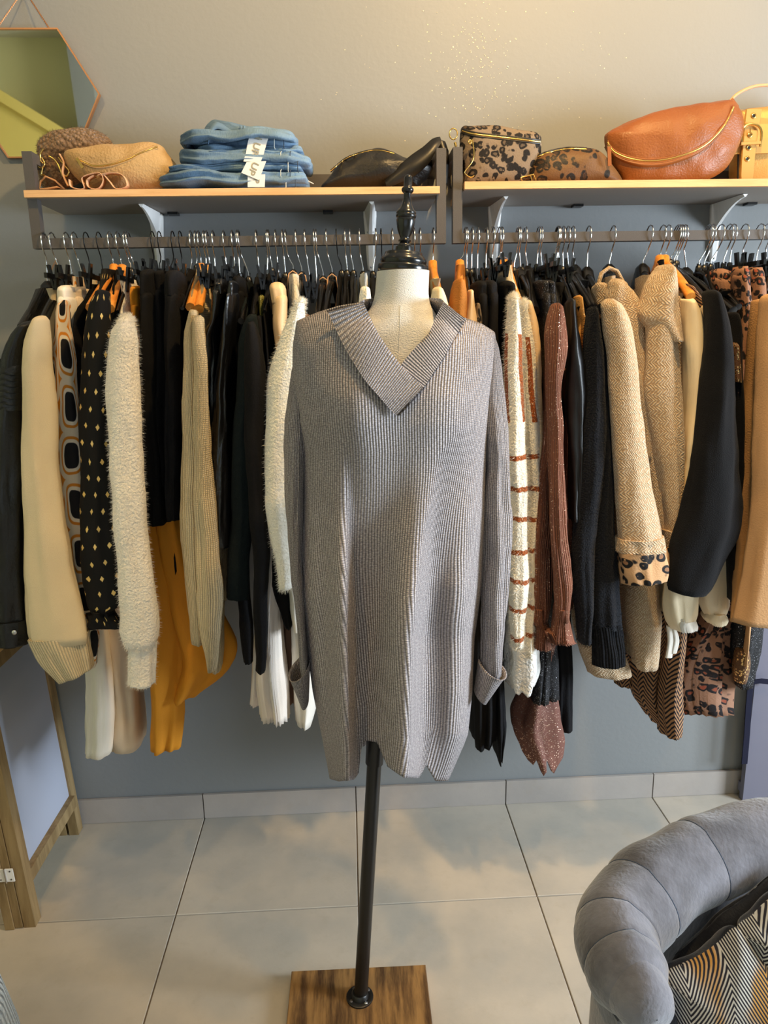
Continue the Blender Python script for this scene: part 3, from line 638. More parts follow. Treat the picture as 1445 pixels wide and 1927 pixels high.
VL = [(612, 585), (622, 594), (670, 690), (711, 742), (745, 782), (749, 782), (798, 728), (838, 666), (876, 602), (884, 603)]
HEM = [(585, 1350), (600, 1385), (612, 1410), (621, 1464), (640, 1470), (664, 1466), (675, 1450), (681, 1402), (690, 1392), (712, 1396), (722, 1420), (732, 1442), (760, 1462), (785, 1464), (793, 1452), (800, 1438), (806, 1448), (818, 1468), (841, 1468), (850, 1448), (870, 1400), (890, 1360)]
def topy(px): return max(lerp_tab(SH, px), lerp_tab(VL, px) if 612 < px < 882 else 0)
NU, NV = 150, 130
def panel(back):
    rows = [[None]*(NU+1) for _ in range(NV+1)]; uvs = [[None]*(NU+1) for _ in range(NV+1)]
    for i in range(NU+1):
        u = math.sin((i/NU-.5)*math.pi)
        def X(py): l, r = lerp_tab(XLt, py), lerp_tab(XRt_, py); return (l+r)/2+u*(r-l)/2
        tp = 600
        for _ in range(12): tp = .5*tp+.5*((topy if not back else (lambda q: lerp_tab(SH, q)))(X(tp)))
        hm = 1440
        for _ in range(40): hm = .7*hm+.3*(lerp_tab(HEM, X(hm)) if not back else 1405+8*math.sin(u*7))
        for j in range(NV+1):
            py = tp+(hm-tp)*(j/NV); p = dsurf(X(py), py, back)
            rows[j][i] = p; uvs[j][i] = (i/NU*.62+(.7 if back else 0), 1.42-p.z)
    return rows, uvs
fr_, fu = panel(False); bk_, bu = panel(True)
# arc-length u so that the ribs keep their width
for rows_, uv_ in ((fr_, fu), (bk_, bu)):
    for j in range(NV+1):
        ref = rows_[min(NV, max(j, 30))]; tot = 0; L_ = [0]
        for i in range(NU): L_.append(L_[-1]+math.hypot(ref[i+1].x-ref[i].x, (ref[i+1].y-ref[i].y)*.8))
        mid = L_[NU//2]; s_ = .40/L_[-1]*1.06
        for i in range(NU+1): uv_[j][i] = ((L_[i]-mid)*s_, uv_[j][i][1])
b = MB(); b.quadgrid(fr_, fu); b.quadgrid(bk_, bu, flip=True)
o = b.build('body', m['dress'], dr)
# thickness turned in at the hem
md = o.modifiers.new('thickness', 'SOLIDIFY'); md.thickness = .003; md.offset = -1
# sleeves
def rim(mb, rings_o, rings_i): pass
b = MB(); drape(b, [(561, 578, 610, YM, .006), (556, 582, 645, YM, .012), (549, 582, 700, YM, .022), (541, 581, 770, YM, .032), (536, 579, 850, YM, .038), (537, 573, 950, YM, .040), (546, 571, 1050, YM, .040), (556, 574, 1150, YM, .038), (562, 580, 1215, YM, .036), (564, 581, 1262, YM, .034)], 1.285, .040, nr=54, m_=40, fa=.08, fk=2, wr=.003, seed=2, ph=1.2, cre=.2)
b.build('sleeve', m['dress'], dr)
b = MB(); drape(b, [(912, 927, 634, YM, .006), (912, 937, 662, YM, .012), (908, 944, 715, YM, .022), (906, 950, 780, YM, .032), (907, 955, 850, YM, .038), (908, 960, 960, YM, .040), (907, 958, 1070, YM, .040), (905, 952, 1170, YM, .038), (904, 948, 1215, YM, .036), (905, 946, 1262, YM, .034)], 1.285, .040, nr=54, m_=40, fa=.08, fk=2, wr=.003, seed=5, ph=2.2, cre=.2)
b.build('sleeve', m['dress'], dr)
def cuff(top, bot, y, bt, bb_):
    b = MB(); rows = []; uvs = []; n = 40
    for sc_, off in ((1, 0), (.93, 1)):
        for j in range(9):
            f = j/8 if not off else 1-j/8
            L1, R1 = [Vector((a, c_)) for a, c_ in top]; L2, R2 = [Vector((a, c_)) for a, c_ in bot]; L = L1.lerp(L2, f); Rr = R1.lerp(R2, f)
            q = ringpx(L, Rr, y, bt+(bb_-bt)*f); c, e1, e2 = Vector(q[:3]), Vector(q[3:6])*sc_, Vector(q[6:9])*sc_
            sag = Vector((0, 0, -.007 if f < .05 else 0))
            if off: rows.insert(0, None); rows.pop(0)
            rows.append([c+e1*math.cos(t)+e2*math.sin(t)+(sag*max(0, -math.sin(t))) for t in [k*2*math.pi/n for k in range(n)]]); uvs.append([(k*.0052, f*.05) for k in range(n)])
    rows = rows[:9][::-1]+rows[9:][::-1]; uvs = uvs[:9][::-1]+uvs[9:][::-1]
    b.quadgrid(rows, uvs, close=True); b.cap(rows[0]); return b
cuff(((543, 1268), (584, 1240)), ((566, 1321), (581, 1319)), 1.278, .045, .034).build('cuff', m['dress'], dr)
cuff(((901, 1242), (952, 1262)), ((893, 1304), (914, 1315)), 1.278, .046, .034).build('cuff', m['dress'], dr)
# shawl-like ribbed collar bands crossing in a V
def band(inner, outer, lift, n=46, k=10, thick=.0045, name='collar_band'):
    b = MB(); top = []; bot = []; uvs = []
    for i in range(n+1):
        t = i/n; a = cr_(inner, t); c = cr_(outer, t); r1 = []; r2 = []; uu = []
        for j in range(k+1):
            f = j/k; px, py = a[0]+(c[0]-a[0])*f, a[1]+(c[1]-a[1])*f; p = dsurf(px, max(py, lerp_tab(SH, px)), False)
            up = lerp_tab([(560, .004), (640, .004), (700, .0), (800, .0)], py)
            edge = .002*math.sin(f*math.pi); yy = min(p.y, YM-.060-.0*f)-lift-edge
            q = at(px, py, yy-thick); r1.append(q); r2.append(at(px, py, yy)); uu.append((f*.06, t*.17))
        top.append(r1+r2[::-1]); uvs.append(uu+uu[::-1])
    b.quadgrid(top, uvs, close=True, flip=True); b.cap(top[0]); b.cap(top[-1], True)
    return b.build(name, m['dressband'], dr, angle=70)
band([(833.7, 569), (822, 592), (806.6, 626), (780, 655), (752, 690), (742, 716)], [(878, 601), (857, 634), (838.5, 667), (818, 698), (798.6, 727), (770, 758)], .0030)
band([(684, 569), (696, 596), (711, 626), (731, 656), (754, 686), (775, 708), (797, 728)], [(617, 587), (644, 646), (672, 694), (690, 720), (711, 744), (728, 764), (745, 783)], .0095)
# collar round the back of the neck
b = MB(); rows = []; uvs = []
Lp, Rp = at(684, 571, 1.2), at(834, 571, 1.2); Lo, Ro = at(656, 581, 1.2), at(872, 600, 1.2); n = 40
for i in range(n+1):
    a = math.pi*i/n; r1 = []; 
    cxx = (Lp.x+Rp.x)/2; hw = (Rp.x-Lp.x)/2
    inner = Vector((cxx-hw*math.cos(a), 1.222+.118*math.sin(a), Lp.z+.006+.010*math.sin(a))); ow = (Ro.x-Lo.x)/2; oc = (Ro.x+Lo.x)/2
    outer = Vector((oc-ow*math.cos(a), 1.216+.145*math.sin(a), (Lo.z*(1-i/n)+Ro.z*(i/n))-.002))
    rows.append([inner.lerp(outer, j/8)+Vector((0, 0, .012*math.sin(j/8*math.pi)*math.sin(a))) for j in range(9)]+[inner.lerp(outer, j/8)+Vector((0, 0, -.004)) for j in range(8, -1, -1)]); uvs.append([(j*.006, i/n*.2) for j in range(18)])
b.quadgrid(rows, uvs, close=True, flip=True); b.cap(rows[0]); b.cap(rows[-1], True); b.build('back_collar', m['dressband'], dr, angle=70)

# ------------------------------------------------------------------ clothes hangers
HK = {}
def hook_pts(xt, xb, zb, zr=1.6015):
    P = [(0, .017, -.020), (0, .0205, -.008), (0, .0175, .0035), (0, .008, .011), (0, -.002, .0125), (0, -.012, .0095), (0, -.0185, .0015), (0, -.0195, -.010), (0, -.015, -.022), (0, -.007, -.032), (0, -.001, -.040)]
    out = []; z0 = zr; zend = zb
    zn = z0-.044; dxr = xb-xt
    for _, y, z in P:
        f = min(1, max(0, (-z-.008)/.05)); out.append(Vector((xt+dxr*f*.25, YR+y, z0+z)))
    out.append(Vector((xt+dxr*.45, YR, z0-.05))); out.append(Vector((xb, YR, min(zend+.012, z0-.055)))); out.append(Vector((xb, YR, zend-.004)))
    return out
def arms(mb, xb, zb, sx, kind, span=.185):
    """hanger shoulders running towards and away from the wall; sx is the sideways shift of the front end"""
    pts = []; rad = []
    for i in range(-8, 9):
        f = i/8; y = YR-f*span*-1; y = YR+f*span*(.98 if f > 0 else 1)
        dz = -.085*abs(f)**1.25; pts.append(Vector((xb-f*sx, min(y, W-.012), zb-.006+dz))); rad.append((.0075 if kind != 'velvet' else .0042)*(1+(.35 if kind in ('wide', 'wood') else 0)*abs(f)))
    mb.tube(pts, rad, 8, flat=None)
def clip(parent, x, y, z, mat):
    b = MB()
    for s_ in (-1, 1):
        b.beam((x+s_*.009, y, z+.030), (x+s_*.0015, y, z-.020), .0045, .014, 1.0)
    b.beam((x-.004, y, z+.002), (x+.004, y, z+.002), .010, .010)
    b.build('clip', mat, parent, smooth=False)
def hanger(xt, xb, yb, kind, label, group=None, sx=0.0, wire='chrome', clips=2, name=None):
    zt = 1.6015; pt = at(xt, 455 if xt < 840 else 448, YR); pb = at(xb, yb, YR); X1, X2, ZB = pt.x, pb.x, pb.z
    t = thing('clothes_hanger' if kind != 'clip' else 'clip_hanger', label, 'hanger', (X2, YR, ZB-.02), group)
    b = MB(); b.tube(hook_pts(X1, X2, ZB), .00155 if wire == 'chrome' else .0013, 7); b.build('hook', m['chrome' if wire == 'chrome' else 'darkwire'], t)
    b = MB(); mat = m['hangerwood'] if kind == 'wood' else m['plastic']
    if kind == 'clip':
        b.beam((X2, YR-.15, ZB-.012), (X2, min(YR+.15, W-.02), ZB-.012), .006, .010, up=Vector((0, 0, 1)))
        b.lathe([(-.020, .004), (-.016, .007), (.0, .006), (.002, .003)], (X2, YR, ZB), n=10)
        b.build('bar', mat, t, smooth=False)
        for y in (YR-.105, YR+.105)[:clips]: clip(t, X2+sx*(.105/.185)*(1 if y < YR else -1), y, ZB-.018, mat)
    else:
        if kind == 'wood':
            rows = []
            for z, hx, hy in ((.004, .005, .006), (.001, .0095, .011), (-.014, .0105, .020), (-.04, .010, .05), (-.075, .010, .09)):
                rows.append([Vector((X2+hx*math.cos(a)*(1), YR-.002+hy*math.sin(a)*1.0, ZB+z)) for a in [q*2*math.pi/16 for q in range(16)]])
            b.quadgrid(rows, close=True, flip=True); b.cap(rows[0]); b.cap(rows[-1], True)
        elif kind == 'wide':
            rows = []
            for z, hx, hy in ((.006, .005, .005), (-.001, .012, .012), (-.004, .0135, .016), (-.05, .017, .045)):
                rows.append([Vector((X2+hx*math.copysign(abs(math.cos(a))**.6, math.cos(a)), YR+hy*math.copysign(abs(math.sin(a))**.6, math.sin(a)), ZB+z)) for a in [q*2*math.pi/20 for q in range(20)]])
            b.quadgrid(rows, close=True, flip=True); b.cap(rows[0]); b.cap(rows[-1], True)
        else:
            b.lathe([(-.030, .005), (-.010, .0085), (.0, .0070), (.004, .003)], (X2, YR, ZB), n=12)
        arms(b, X2, ZB-.008, sx, kind); b.build('shoulder_bar', mat, t, angle=60)
    return t, X2, ZB

# ------------------------------------------------------------------ garments
def body_part(mb, X2, ZB, fx, py_hem, ht, neck=.06, yfront=1.572, shz=None, drop=.085, p=2.6, seed=0, fa=.10, flare=1.0, pleat=0):
    """torso of a top hanging square to the wall; fx is the photo column of its front edge at shoulder height"""
    zh = at(fx, py_hem, yfront).z; xf = at(fx, 600, yfront).x if fx is not None else X2; dx = (xf-X2); dy = YR-yfront
    zs = ZB-.03; rings = []
    for f, dz in ((neck/dy, -.012), (.62, -.045), (.9, -.075), (1.0, -.11)):
        rings.append((X2, YR, ZB+dz, ht*.8, 0, 0, dx*f, -dy*f, 0))
    z0 = ZB-.11
    for k in range(1, 7):
        z = z0+(zh-z0)*k/6; fl_ = 1+(flare-1)*k/6; rings.append((X2+dx*.15*k/6, YR, z, ht*(1+.25*math.sin(k)), 0, 0, dx, -dy*min(1.0, fl_), 0))
    loft(mb, rings, nr=30, m_=30, p=p, fk=4, fa=fa, fgrow=.6, wr=.003, seed=seed, dome=False, pleat=pleat)
def zfix(o): return o
GN = [0]
def hlabel(label, kind, wire):
    w_ = ('wooden' if kind == 'wood' else 'black')+(' clip' if kind == 'clip' else '')+' hanger carrying the '
    k_ = 15-len(w_.split()); q = label.split()[:k_]
    while q[-1].rstrip(',') in ('the', 'a', 'of', 'on', 'in', 'and', 'with', 'beside', 'by', 'at', 'its', 'whose', 'over', 'behind', 'below', 'between', 'to'): q.pop()
    return w_+' '.join(q).rstrip(',')
def garment(name, label, cat, mat, hk, kind='plain', fx=None, hem=1200, ht=.010, sleeves=(), hl=None, hgroup=None, wire='chrome', sx=None, group=None, body=True, neck=.06, drop=.085, fuzz=0, hmode='black', extra=None, fa=.08, bodymat=None, yfront=1.572):
    """hk = (px at the rail, px and py of the foot of the hook)"""
    xt, xb, yb = hk; GN[0] += 1; sd = GN[0]*1.7
    p2 = at(xb, yb, YR); xf = at(fx, 600, yfront).x if fx is not None else p2.x; shift = xf-p2.x
    t, X2, ZB = hanger(xt, xb, yb, kind, hl or hlabel(label, kind, wire), hgroup, shift*1.0, wire)
    gp = thing(name, label, cat, (X2, YR-.08, ZB-.5), group)
    if body:
        b = MB(); body_part(b, X2, ZB-drop+.085, fx if fx is not None else 722+(xb-722)*YR/yfront, hem, ht, neck, yfront, seed=sd); bo = b.build('body', bodymat or mat, gp)
        if fuzz: fur(gp, b, mat, fuzz//2, .007, int(sd))
    for s_ in sleeves:
        b = MB(); st_ = s_['st']; drape(b, st_, s_.get('y', 1.51), s_.get('b', .032), nr=s_.get('nr', 36), m_=s_.get('m', 30), fk=s_.get('fk', 3), cre=s_.get('cre', .18), fa=s_.get('fa', fa), wr=s_.get('wr', .003), seed=sd+s_['st'][0][0], hemwave=s_.get('hw', 0), pleat=s_.get('pleat', 0), p=s_.get('p', 1.8), fgrow=s_.get('fg', 1), ph=s_.get('ph', 0))
        o = b.build(s_.get('n', 'sleeve'), s_.get('mat', mat), gp, label=s_.get('label'))
        if fuzz and s_.get('fz', 1): fur(gp, b, s_.get('mat', mat), fuzz, .009, int(sd)+3)
        for c_ in s_.get('sub', ()):
            b = MB(); drape(b, c_['st'], c_.get('y', s_.get('y', 1.51)), c_.get('b', s_.get('b', .032)), nr=c_.get('nr', 14), m_=c_.get('m', 48), fk=3, fa=c_.get('fa', .04), wr=c_.get('wr', .002), seed=sd, pleat=c_.get('pleat', 0), fgrow=0, dome=c_.get('dome', False))
            b.build(c_.get('n', 'cuff'), c_.get('mat', mat), gp, label=c_.get('label'))
            if fuzz: fur(gp, b, c_.get('mat', mat), fuzz//5, .008, int(sd)+9)
    return gp

# ------------------------------------------------------------------ left rail, from left to right
D = dict
garment('leather_jacket', 'black leather jacket with ribbed shoulder and metal snap, far left of the rail', 'jacket', m['leather'], (84, 90, 534), 'wide', fx=44, hem=1190, ht=.022,
    sleeves=[D(st=[(36, 72, 618), (12, 64, 662), (2, 58, 720), (-6, 56, 820), (-14, 54, 960), (-16, 55, 1100), (-10, 57, 1190)], y=1.50, b=.040, fa=.06, wr=.004,
               sub=[D(n='hem_band', st=[(-12, 60, 1160), (-10, 60, 1185), (-6, 58, 1206)], b=.043, y=1.50)] +
                   [D(n='shoulder_rib', st=[(a, c, y_-4), (a-2, c+1, y_), (a, c, y_+4)], b=.0415, y=1.499, nr=5, m=30, wr=0, dome=True) for y_, a, c in ((700, 1, 60), (711, 0, 59), (722, -1, 59), (733, -2, 58), (744, -3, 58), (755, -4, 58), (766, -5, 58))])])
b = MB(); b.lathe([(0, .005), (.0015, .005), (.002, .002)], at(27, 1190, 1.452), Vector((0, -1, 0)), 16); b.build('snap_button', m['chrome'], bpy.data.objects['leather_jacket'])
garment('sweater', 'smooth cream sweater with wide ribbed cuff, beside the leather jacket', 'sweater', m['creamknit'], (99, 116, 526), 'wide', fx=84, hem=1150, ht=.012, neck=.13, drop=.10,
    sleeves=[D(st=[(64, 92, 606), (50, 97, 638), (45, 97, 690), (44, 103, 760), (43, 106, 850), (45, 121, 960), (47, 138, 1060), (49, 152, 1130), (52, 162, 1190), (56, 164, 1206)], y=1.475, b=.034, wr=.0025, fa=.05,
               sub=[D(mat=m['creamrib'], st=[(52, 1200, 166, 1188), (66, 1222, 167, 1205), (86, 1252, 171, 1232), (112, 1281, 174, 1256)], b=.033, fa=.03, m=60, wr=.001)])])
garment('patterned_blouse', 'orange, black and cream rounded-frame print blouse behind the cream sweater', 'blouse', m['retro'], (163, 172, 517), 'velvet', fx=118, hem=1190, ht=.010, wire='dark', neck=.11,
    sleeves=[D(st=[(113, 130, 572), (105, 132, 620), (98, 142, 680), (93, 150, 760), (93, 156, 850), (106, 164, 960), (118, 170, 1060), (140, 176, 1150), (158, 190, 1200), (166, 184, 1252)], y=1.545, b=.024, fa=.12, wr=.005)])
def trousers(label, mat, hk, waist, legs, y=1.655, b_=.075, name='trousers', cat='trousers', hl=None, wire='chrome', belt=True, kind='clip', **k):
    return garment(name, label, cat, mat, hk, kind, body=False, wire=wire, hl=hl, sleeves=[D(n='waistband', st=waist, y=y, b=b_*.92, nr=8, fa=.03, wr=.001, p=2.6)]+[D(n=k.get('part', 'leg'), st=l, y=y, b=b_, nr=40, fa=k.get('fa', .10), wr=k.get('wr', .003), p=2.4, pleat=k.get('pleat', 0), m=k.get('m', 36), fk=k.get('fk', 3), hw=k.get('hw', 0)) for l in legs])
trousers('long white wide-leg trousers clipped by the waist, left of the gold-dotted blouse', m['ivory'], (126, 135, 518), [(121, 147, 549), (123, 149, 575)], [[(122, 149, 568), (128, 153, 620), (136, 160, 700), (148, 176, 900), (160, 200, 1100), (174, 216, 1250), (172, 218, 1400)]], y=1.64, b_=.07)
trousers('long beige wide-leg trousers beside the white pair', m['beige'], (141, 154, 518), [(152, 176, 551), (153, 177, 575)], [[(153, 177, 568), (155, 180, 640), (160, 190, 800), (178, 222, 1000), (200, 255, 1200), (206, 272, 1388)]], y=1.70, b_=.08)
garment('blouse', 'black blouse scattered with gold foil diamonds and gathered cuff', 'blouse', m['golddot'], (208, 215, 500), 'wood', fx=176, hem=1050, ht=.012, neck=.07,
    sleeves=[D(st=[(184, 206, 556), (172, 210, 580), (160, 212, 640), (150, 210, 740), (150, 212, 860), (156, 218, 980), (158, 226, 1060), (166, 233, 1110), (170, 234, 1138), (176, 214, 1148)], y=1.500, b=.032, fa=.12, wr=.004,
               sub=[D(st=[(176, 214, 1144), (178, 212, 1152), (170, 226, 1168), (172, 230, 1176)], fa=.16, wr=.003)])])
garment('blouse', 'second black blouse on an orange wooden hanger, mostly behind the gold-dotted one', 'blouse', m['black'], (223, 230, 501), 'wood', fx=212, hem=1020, ht=.009)
garment('fluffy_sweater', 'fluffy white sweater with narrow cuff hanging over mustard fabric', 'sweater', m['fluffy'], (237, 247, 507), 'velvet', fx=226, hem=1010, ht=.014, neck=.12, drop=.10, fuzz=9000,
    sleeves=[D(st=[(222, 250, 606), (208, 257, 630), (203, 262, 690), (205, 266, 780), (211, 270, 880), (217, 276, 980), (224, 290, 1080), (230, 298, 1150), (231, 299, 1185), (240, 292, 1212)], y=1.480, b=.034, fa=.05, wr=.003,
               sub=[D(st=[(241, 292, 1208), (244, 290, 1225), (243, 290, 1262), (243, 291, 1285)], b=.026)])])
trousers('long mustard dress fabric falling below the black trousers', m['mustard'], (242, 260, 522), [(254, 270, 546), (256, 272, 585)], [[(256, 272, 580), (259, 276, 700), (262, 284, 850), (272, 320, 970), (288, 352, 1120), (286, 350, 1280), (288, 340, 1394)], [(266, 274, 760), (290, 330, 900), (310, 390, 1100), (340, 442, 1225), (330, 372, 1300)]], y=1.66, b_=.06, name='mustard_dress', cat='dress', part='skirt_panel', fa=.16, fk=4)
for (hk, lab, wst, legs, mat, yy) in (
    ((288, 288, 512), 'black straight trousers in front of the mustard dress', [(272, 300, 520), (272, 302, 560)], [[(272, 302, 560), (272, 308, 700), (275, 312, 850), (280, 316, 977)]], 'black', 1.615),
    ((301, 301, 507), 'black pressed trousers third from the mustard dress', [(300, 322, 520), (300, 324, 560)], [[(300, 324, 555), (302, 326, 700), (304, 328, 850), (306, 330, 972)]], 'black2', 1.64),
    ((326, 323, 510), 'short black trousers with square hem beside the cream cardigan', [(318, 346, 522), (318, 346, 560)], [[(318, 346, 560), (320, 346, 700), (322, 346, 850), (324, 345, 968)]], 'black2', 1.60),
    ((340, 344, 507), 'long black trousers ending over the mustard dress', [(330, 352, 522), (330, 352, 560)], [[(330, 352, 560), (324, 350, 800), (318, 346, 960), (320, 350, 1060), (328, 350, 1118)]], 'black', 1.67)):
    trousers(lab, m[mat], hk, wst, legs, y=yy, b_=.07, wire='dark')
garment('cardigan', 'oatmeal knit cardigan with long ribbed sleeve, left of the leather trousers', 'cardigan', m['oatknit'], (375, 379, 499), 'wood', fx=362, hem=1000, ht=.010,
    sleeves=[D(st=[(358, 374, 590), (346, 380, 640), (343, 382, 740), (342, 384, 860), (340, 388, 980), (343, 392, 1060), (352, 392, 1130), (364, 388, 1208)], y=1.515, b=.028, fa=.05)])
garment('cardigan', 'second oatmeal knit cardigan whose sleeve hangs lowest beside the leather trousers', 'cardigan', m['oatknit'], (385, 388, 502), 'wood', fx=378, hem=1130, ht=.012,
    sleeves=[D(st=[(366, 382, 600), (362, 386, 650), (366, 394, 760), (366, 398, 880), (368, 410, 1000), (370, 418, 1100), (376, 416, 1170), (386, 412, 1225), (392, 408, 1256)], y=1.490, b=.030, fa=.06),
             D(n='hem', st=[(400, 424, 980), (402, 428, 1060), (408, 422, 1130), (404, 418, 1255)], y=1.60, b=.04)])
for (hk, lab, wst, legs, mat, yy) in (
    ((402, 405, 516), 'glossy black leather trousers, the left pair', [(407, 426, 538), (404, 427, 556)], [[(404, 427, 552), (400, 424, 600), (388, 416, 640), (386, 414, 760), (385, 416, 880), (383, 418, 1006)]], 'leather2', 1.575),
    ((422, 427, 520), 'glossy black leather trousers, the right pair', [(434, 447, 535), (432, 447, 560)], [[(432, 447, 556), (424, 446, 620), (410, 438, 700), (402, 438, 800), (396, 438, 900), (387, 438, 1020)]], 'leather2', 1.555),
    ((438, 442, 503), 'matte black trousers right of the leather pairs', [(440, 462, 530), (440, 464, 560)], [[(440, 464, 556), (438, 460, 700), (436, 456, 850), (432, 452, 1014)]], 'black', 1.64)):
    trousers(lab, m[mat], hk, wst, legs, y=yy, b_=.060, wr=.004 if mat == 'leather2' else .002)
garment('sweater', 'blackish green knit sweater with ribbed sleeve end beside leather trousers', 'sweater', m['green'], (450, 468, 523), 'plain', fx=455, hem=1100, ht=.010, neck=.08,
    sleeves=[D(st=[(462, 482, 600), (450, 486, 640), (444, 488, 740), (438, 480, 860), (436, 474, 980), (430, 470, 1060), (426, 468, 1126)], y=1.520, b=.028)])
garment('cardigan', 'long black cardigan whose narrow sleeve falls over white pleats', 'cardigan', m['black2'], (483, 488, 516), 'plain', fx=478, hem=1160, ht=.010,
    sleeves=[D(st=[(468, 484, 612), (460, 496, 660), (460, 500, 760), (462, 502, 880), (468, 506, 980), (476, 506, 1080), (480, 504, 1180), (482, 500, 1262)], y=1.490, b=.026),
             D(st=[(448, 470, 1090), (452, 478, 1180), (460, 478, 1240)], y=1.56, b=.03, fz=0)])
t = garment('strap_top', 'black top with gold-green sequined shoulder strap', 'top', m['black'], (503, 503, 518), 'clip', body=False,
    sleeves=[D(n='strap', mat=m['limesequin'], label='gold-green sequined strap', st=[(487, 498, 560), (489, 497, 590), (489, 497, 606)], y=1.60, b=.02, nr=10, wr=.001), D(n='body', st=[(486, 500, 600), (484, 506, 700), (480, 510, 900), (486, 512, 1060)], y=1.62, b=.09)])
garment('top', 'plain black top between the sequined strap and the beige trousers', 'top', m['black2'], (506, 512, 507), 'velvet', fx=500, hem=1080, ht=.008)
trousers('beige belted trousers folded over a clip hanger, with belt loops', m['bgsatin'], (519, 524, 514), [(508, 539, 545), (512, 542, 572)], [[(512, 542, 566), (514, 541, 620), (522, 545, 680), (524, 548, 760), (530, 552, 900)]], y=1.575, b_=.035)
bt = bpy.data.objects['trousers']
garment('fluffy_sweater', 'white mohair sweater hanging just left of the grey dress', 'sweater', m['whitefur'], (538, 552, 510), 'velvet', fx=560, hem=1100, ht=.014, neck=.08, fuzz=7000,
    sleeves=[D(st=[(556, 572, 572), (534, 572, 620), (514, 566, 680), (504, 560, 740), (500, 554, 820), (497, 548, 900), (497, 550, 960), (505, 552, 1010), (518, 556, 1060), (526, 552, 1104)], y=1.490, b=.030, fa=.04)])
garment('blouse', 'black blouse with sagging sleeve end above the pleated skirt', 'blouse', m['black'], (532, 537, 516), 'plain', fx=520, hem=1110, ht=.008,
    sleeves=[D(st=[(500, 520, 960), (506, 545, 1040), (512, 550, 1100), (528, 550, 1150), (536, 548, 1176)], y=1.54, b=.028)])
garment('pleated_skirt', 'off-white pleated chiffon skirt hem below the black sleeves', 'skirt', m['pleatwhite'], (557, 568, 514), 'velvet', body=False,
    sleeves=[D(n='skirt_panel', st=[(520, 545, 700), (506, 536, 900), (494, 532, 1100), (486, 534, 1200), (484, 540, 1280), (492, 544, 1342)], y=1.58, b=.06, pleat=.07, m=52, wr=.002, fa=.14), D(n='skirt_panel', st=[(488, 508, 1100), (478, 500, 1200), (472, 494, 1312)], y=1.66, b=.05, pleat=.05, m=48, fa=.1)])
garment('pleated_skirt', 'taupe brown pleated skirt between the white pleats and grey dress', 'skirt', m['pleatbrown'], (574, 583, 533), 'clip', body=False,
    sleeves=[D(n='skirt_panel', st=[(560, 584, 600), (545, 575, 1000), (532, 566, 1180), (530, 566, 1305)], y=1.66, b=.06, pleat=.06, m=52)])
garment('satin_blouse', 'white satin blouse whose pointed tail shows under the left dress cuff', 'blouse', m['whitesatin'], (591, 596, 535), 'clip', body=False,
    sleeves=[D(n='body', st=[(575, 600, 620), (566, 600, 900), (548, 590, 1100), (550, 592, 1200), (554, 596, 1290), (560, 586, 1348)], y=1.60, b=.07, fa=.12), D(n='sleeve', st=[(545, 562, 1080), (546, 572, 1140), (552, 570, 1185)], y=1.53, b=.03)])
garment('camisole', 'black camisole hung by thin beige straps at the left of the grey dress', 'top', m['black'], (595, 608, 522), 'plain', fx=598, hem=1000, ht=.008, drop=.14)
garment('camisole', 'black camisole with beige straps hung left of the other strappy one', 'top', m['black2'], (614, 625, 516), 'plain', fx=610, hem=1000, ht=.008, drop=.14)
garment('fluffy_sweater', 'white sweater whose shoulder peeps out left of the dress form neck', 'sweater', m['whitefur'], (676, 683, 513), 'plain', fx=690, hem=1150, ht=.010, neck=.15,
    sleeves=[D(st=[(677, 697, 548), (674, 700, 580), (672, 702, 640), (670, 704, 800)], y=1.52, b=.03, nr=20)])
for hk, w_ in (((595, 608, 522), 0), ((557, 568, 514), 1), ((614, 625, 516), 0), ((538, 552, 510), 1)):
    p = at(hk[1], hk[2]+3, YR); q = at(hk[1]-3+(4 if w_ else 0), 620, 1.70); b = MB(); b.tube([p+Vector((-.009, -.02, -.004)), p+Vector((-.0125, -.03, -.03)), q+Vector((-.004, 0, -.01))], .0013, 6); b.tube([p+Vector((-.009, -.02, -.004)), p+Vector((0, -.022, .002)), p+Vector((.009, -.02, -.004)), p+Vector((.0125, -.03, -.03)), q+Vector((.004, 0, -.01))], .0013, 6)
    cands = [o for o in bpy.data.objects if o.type == 'EMPTY' and o.name.startswith(('camisole', 'pleated_skirt', 'fluffy_sweater')) and abs(o.location.x-p.x) < .006]
    if cands: b.build('strap', m['strap'], cands[0], label='thin beige hanging strap')
LBL = ['between the patterned blouse and the gold-dotted blouse', 'left of the two oatmeal cardigans', 'touching the left oatmeal cardigan', 'right of the second oatmeal cardigan', 'between the leather trousers and the blackish green sweater', 'on a black wire hook left of the neck', 'next left of the white sweater shoulder by the neck', 'directly beside the white sweater shoulder by the neck', 'just left of the dress form neck cap', 'on a black wire hook behind the neck cap, left side', 'directly behind the dress form neck', 'just right of the neck cap', 'left of the cream sweater on the wooden hanger']
LBR = ['before the striped sweater, left of the black pressed trousers', 'between the striped sweater and champagne blouse', 'right of the champagne blouse with pleated shoulder', 'behind the leopard skirts, next to the left one', 'right of the black tailored jacket', 'under the second herringbone coat on a wooden hanger']
FG = 'plain black garments packed on the left rail'; FH = 'chrome hooks of packed black garments, left rail'
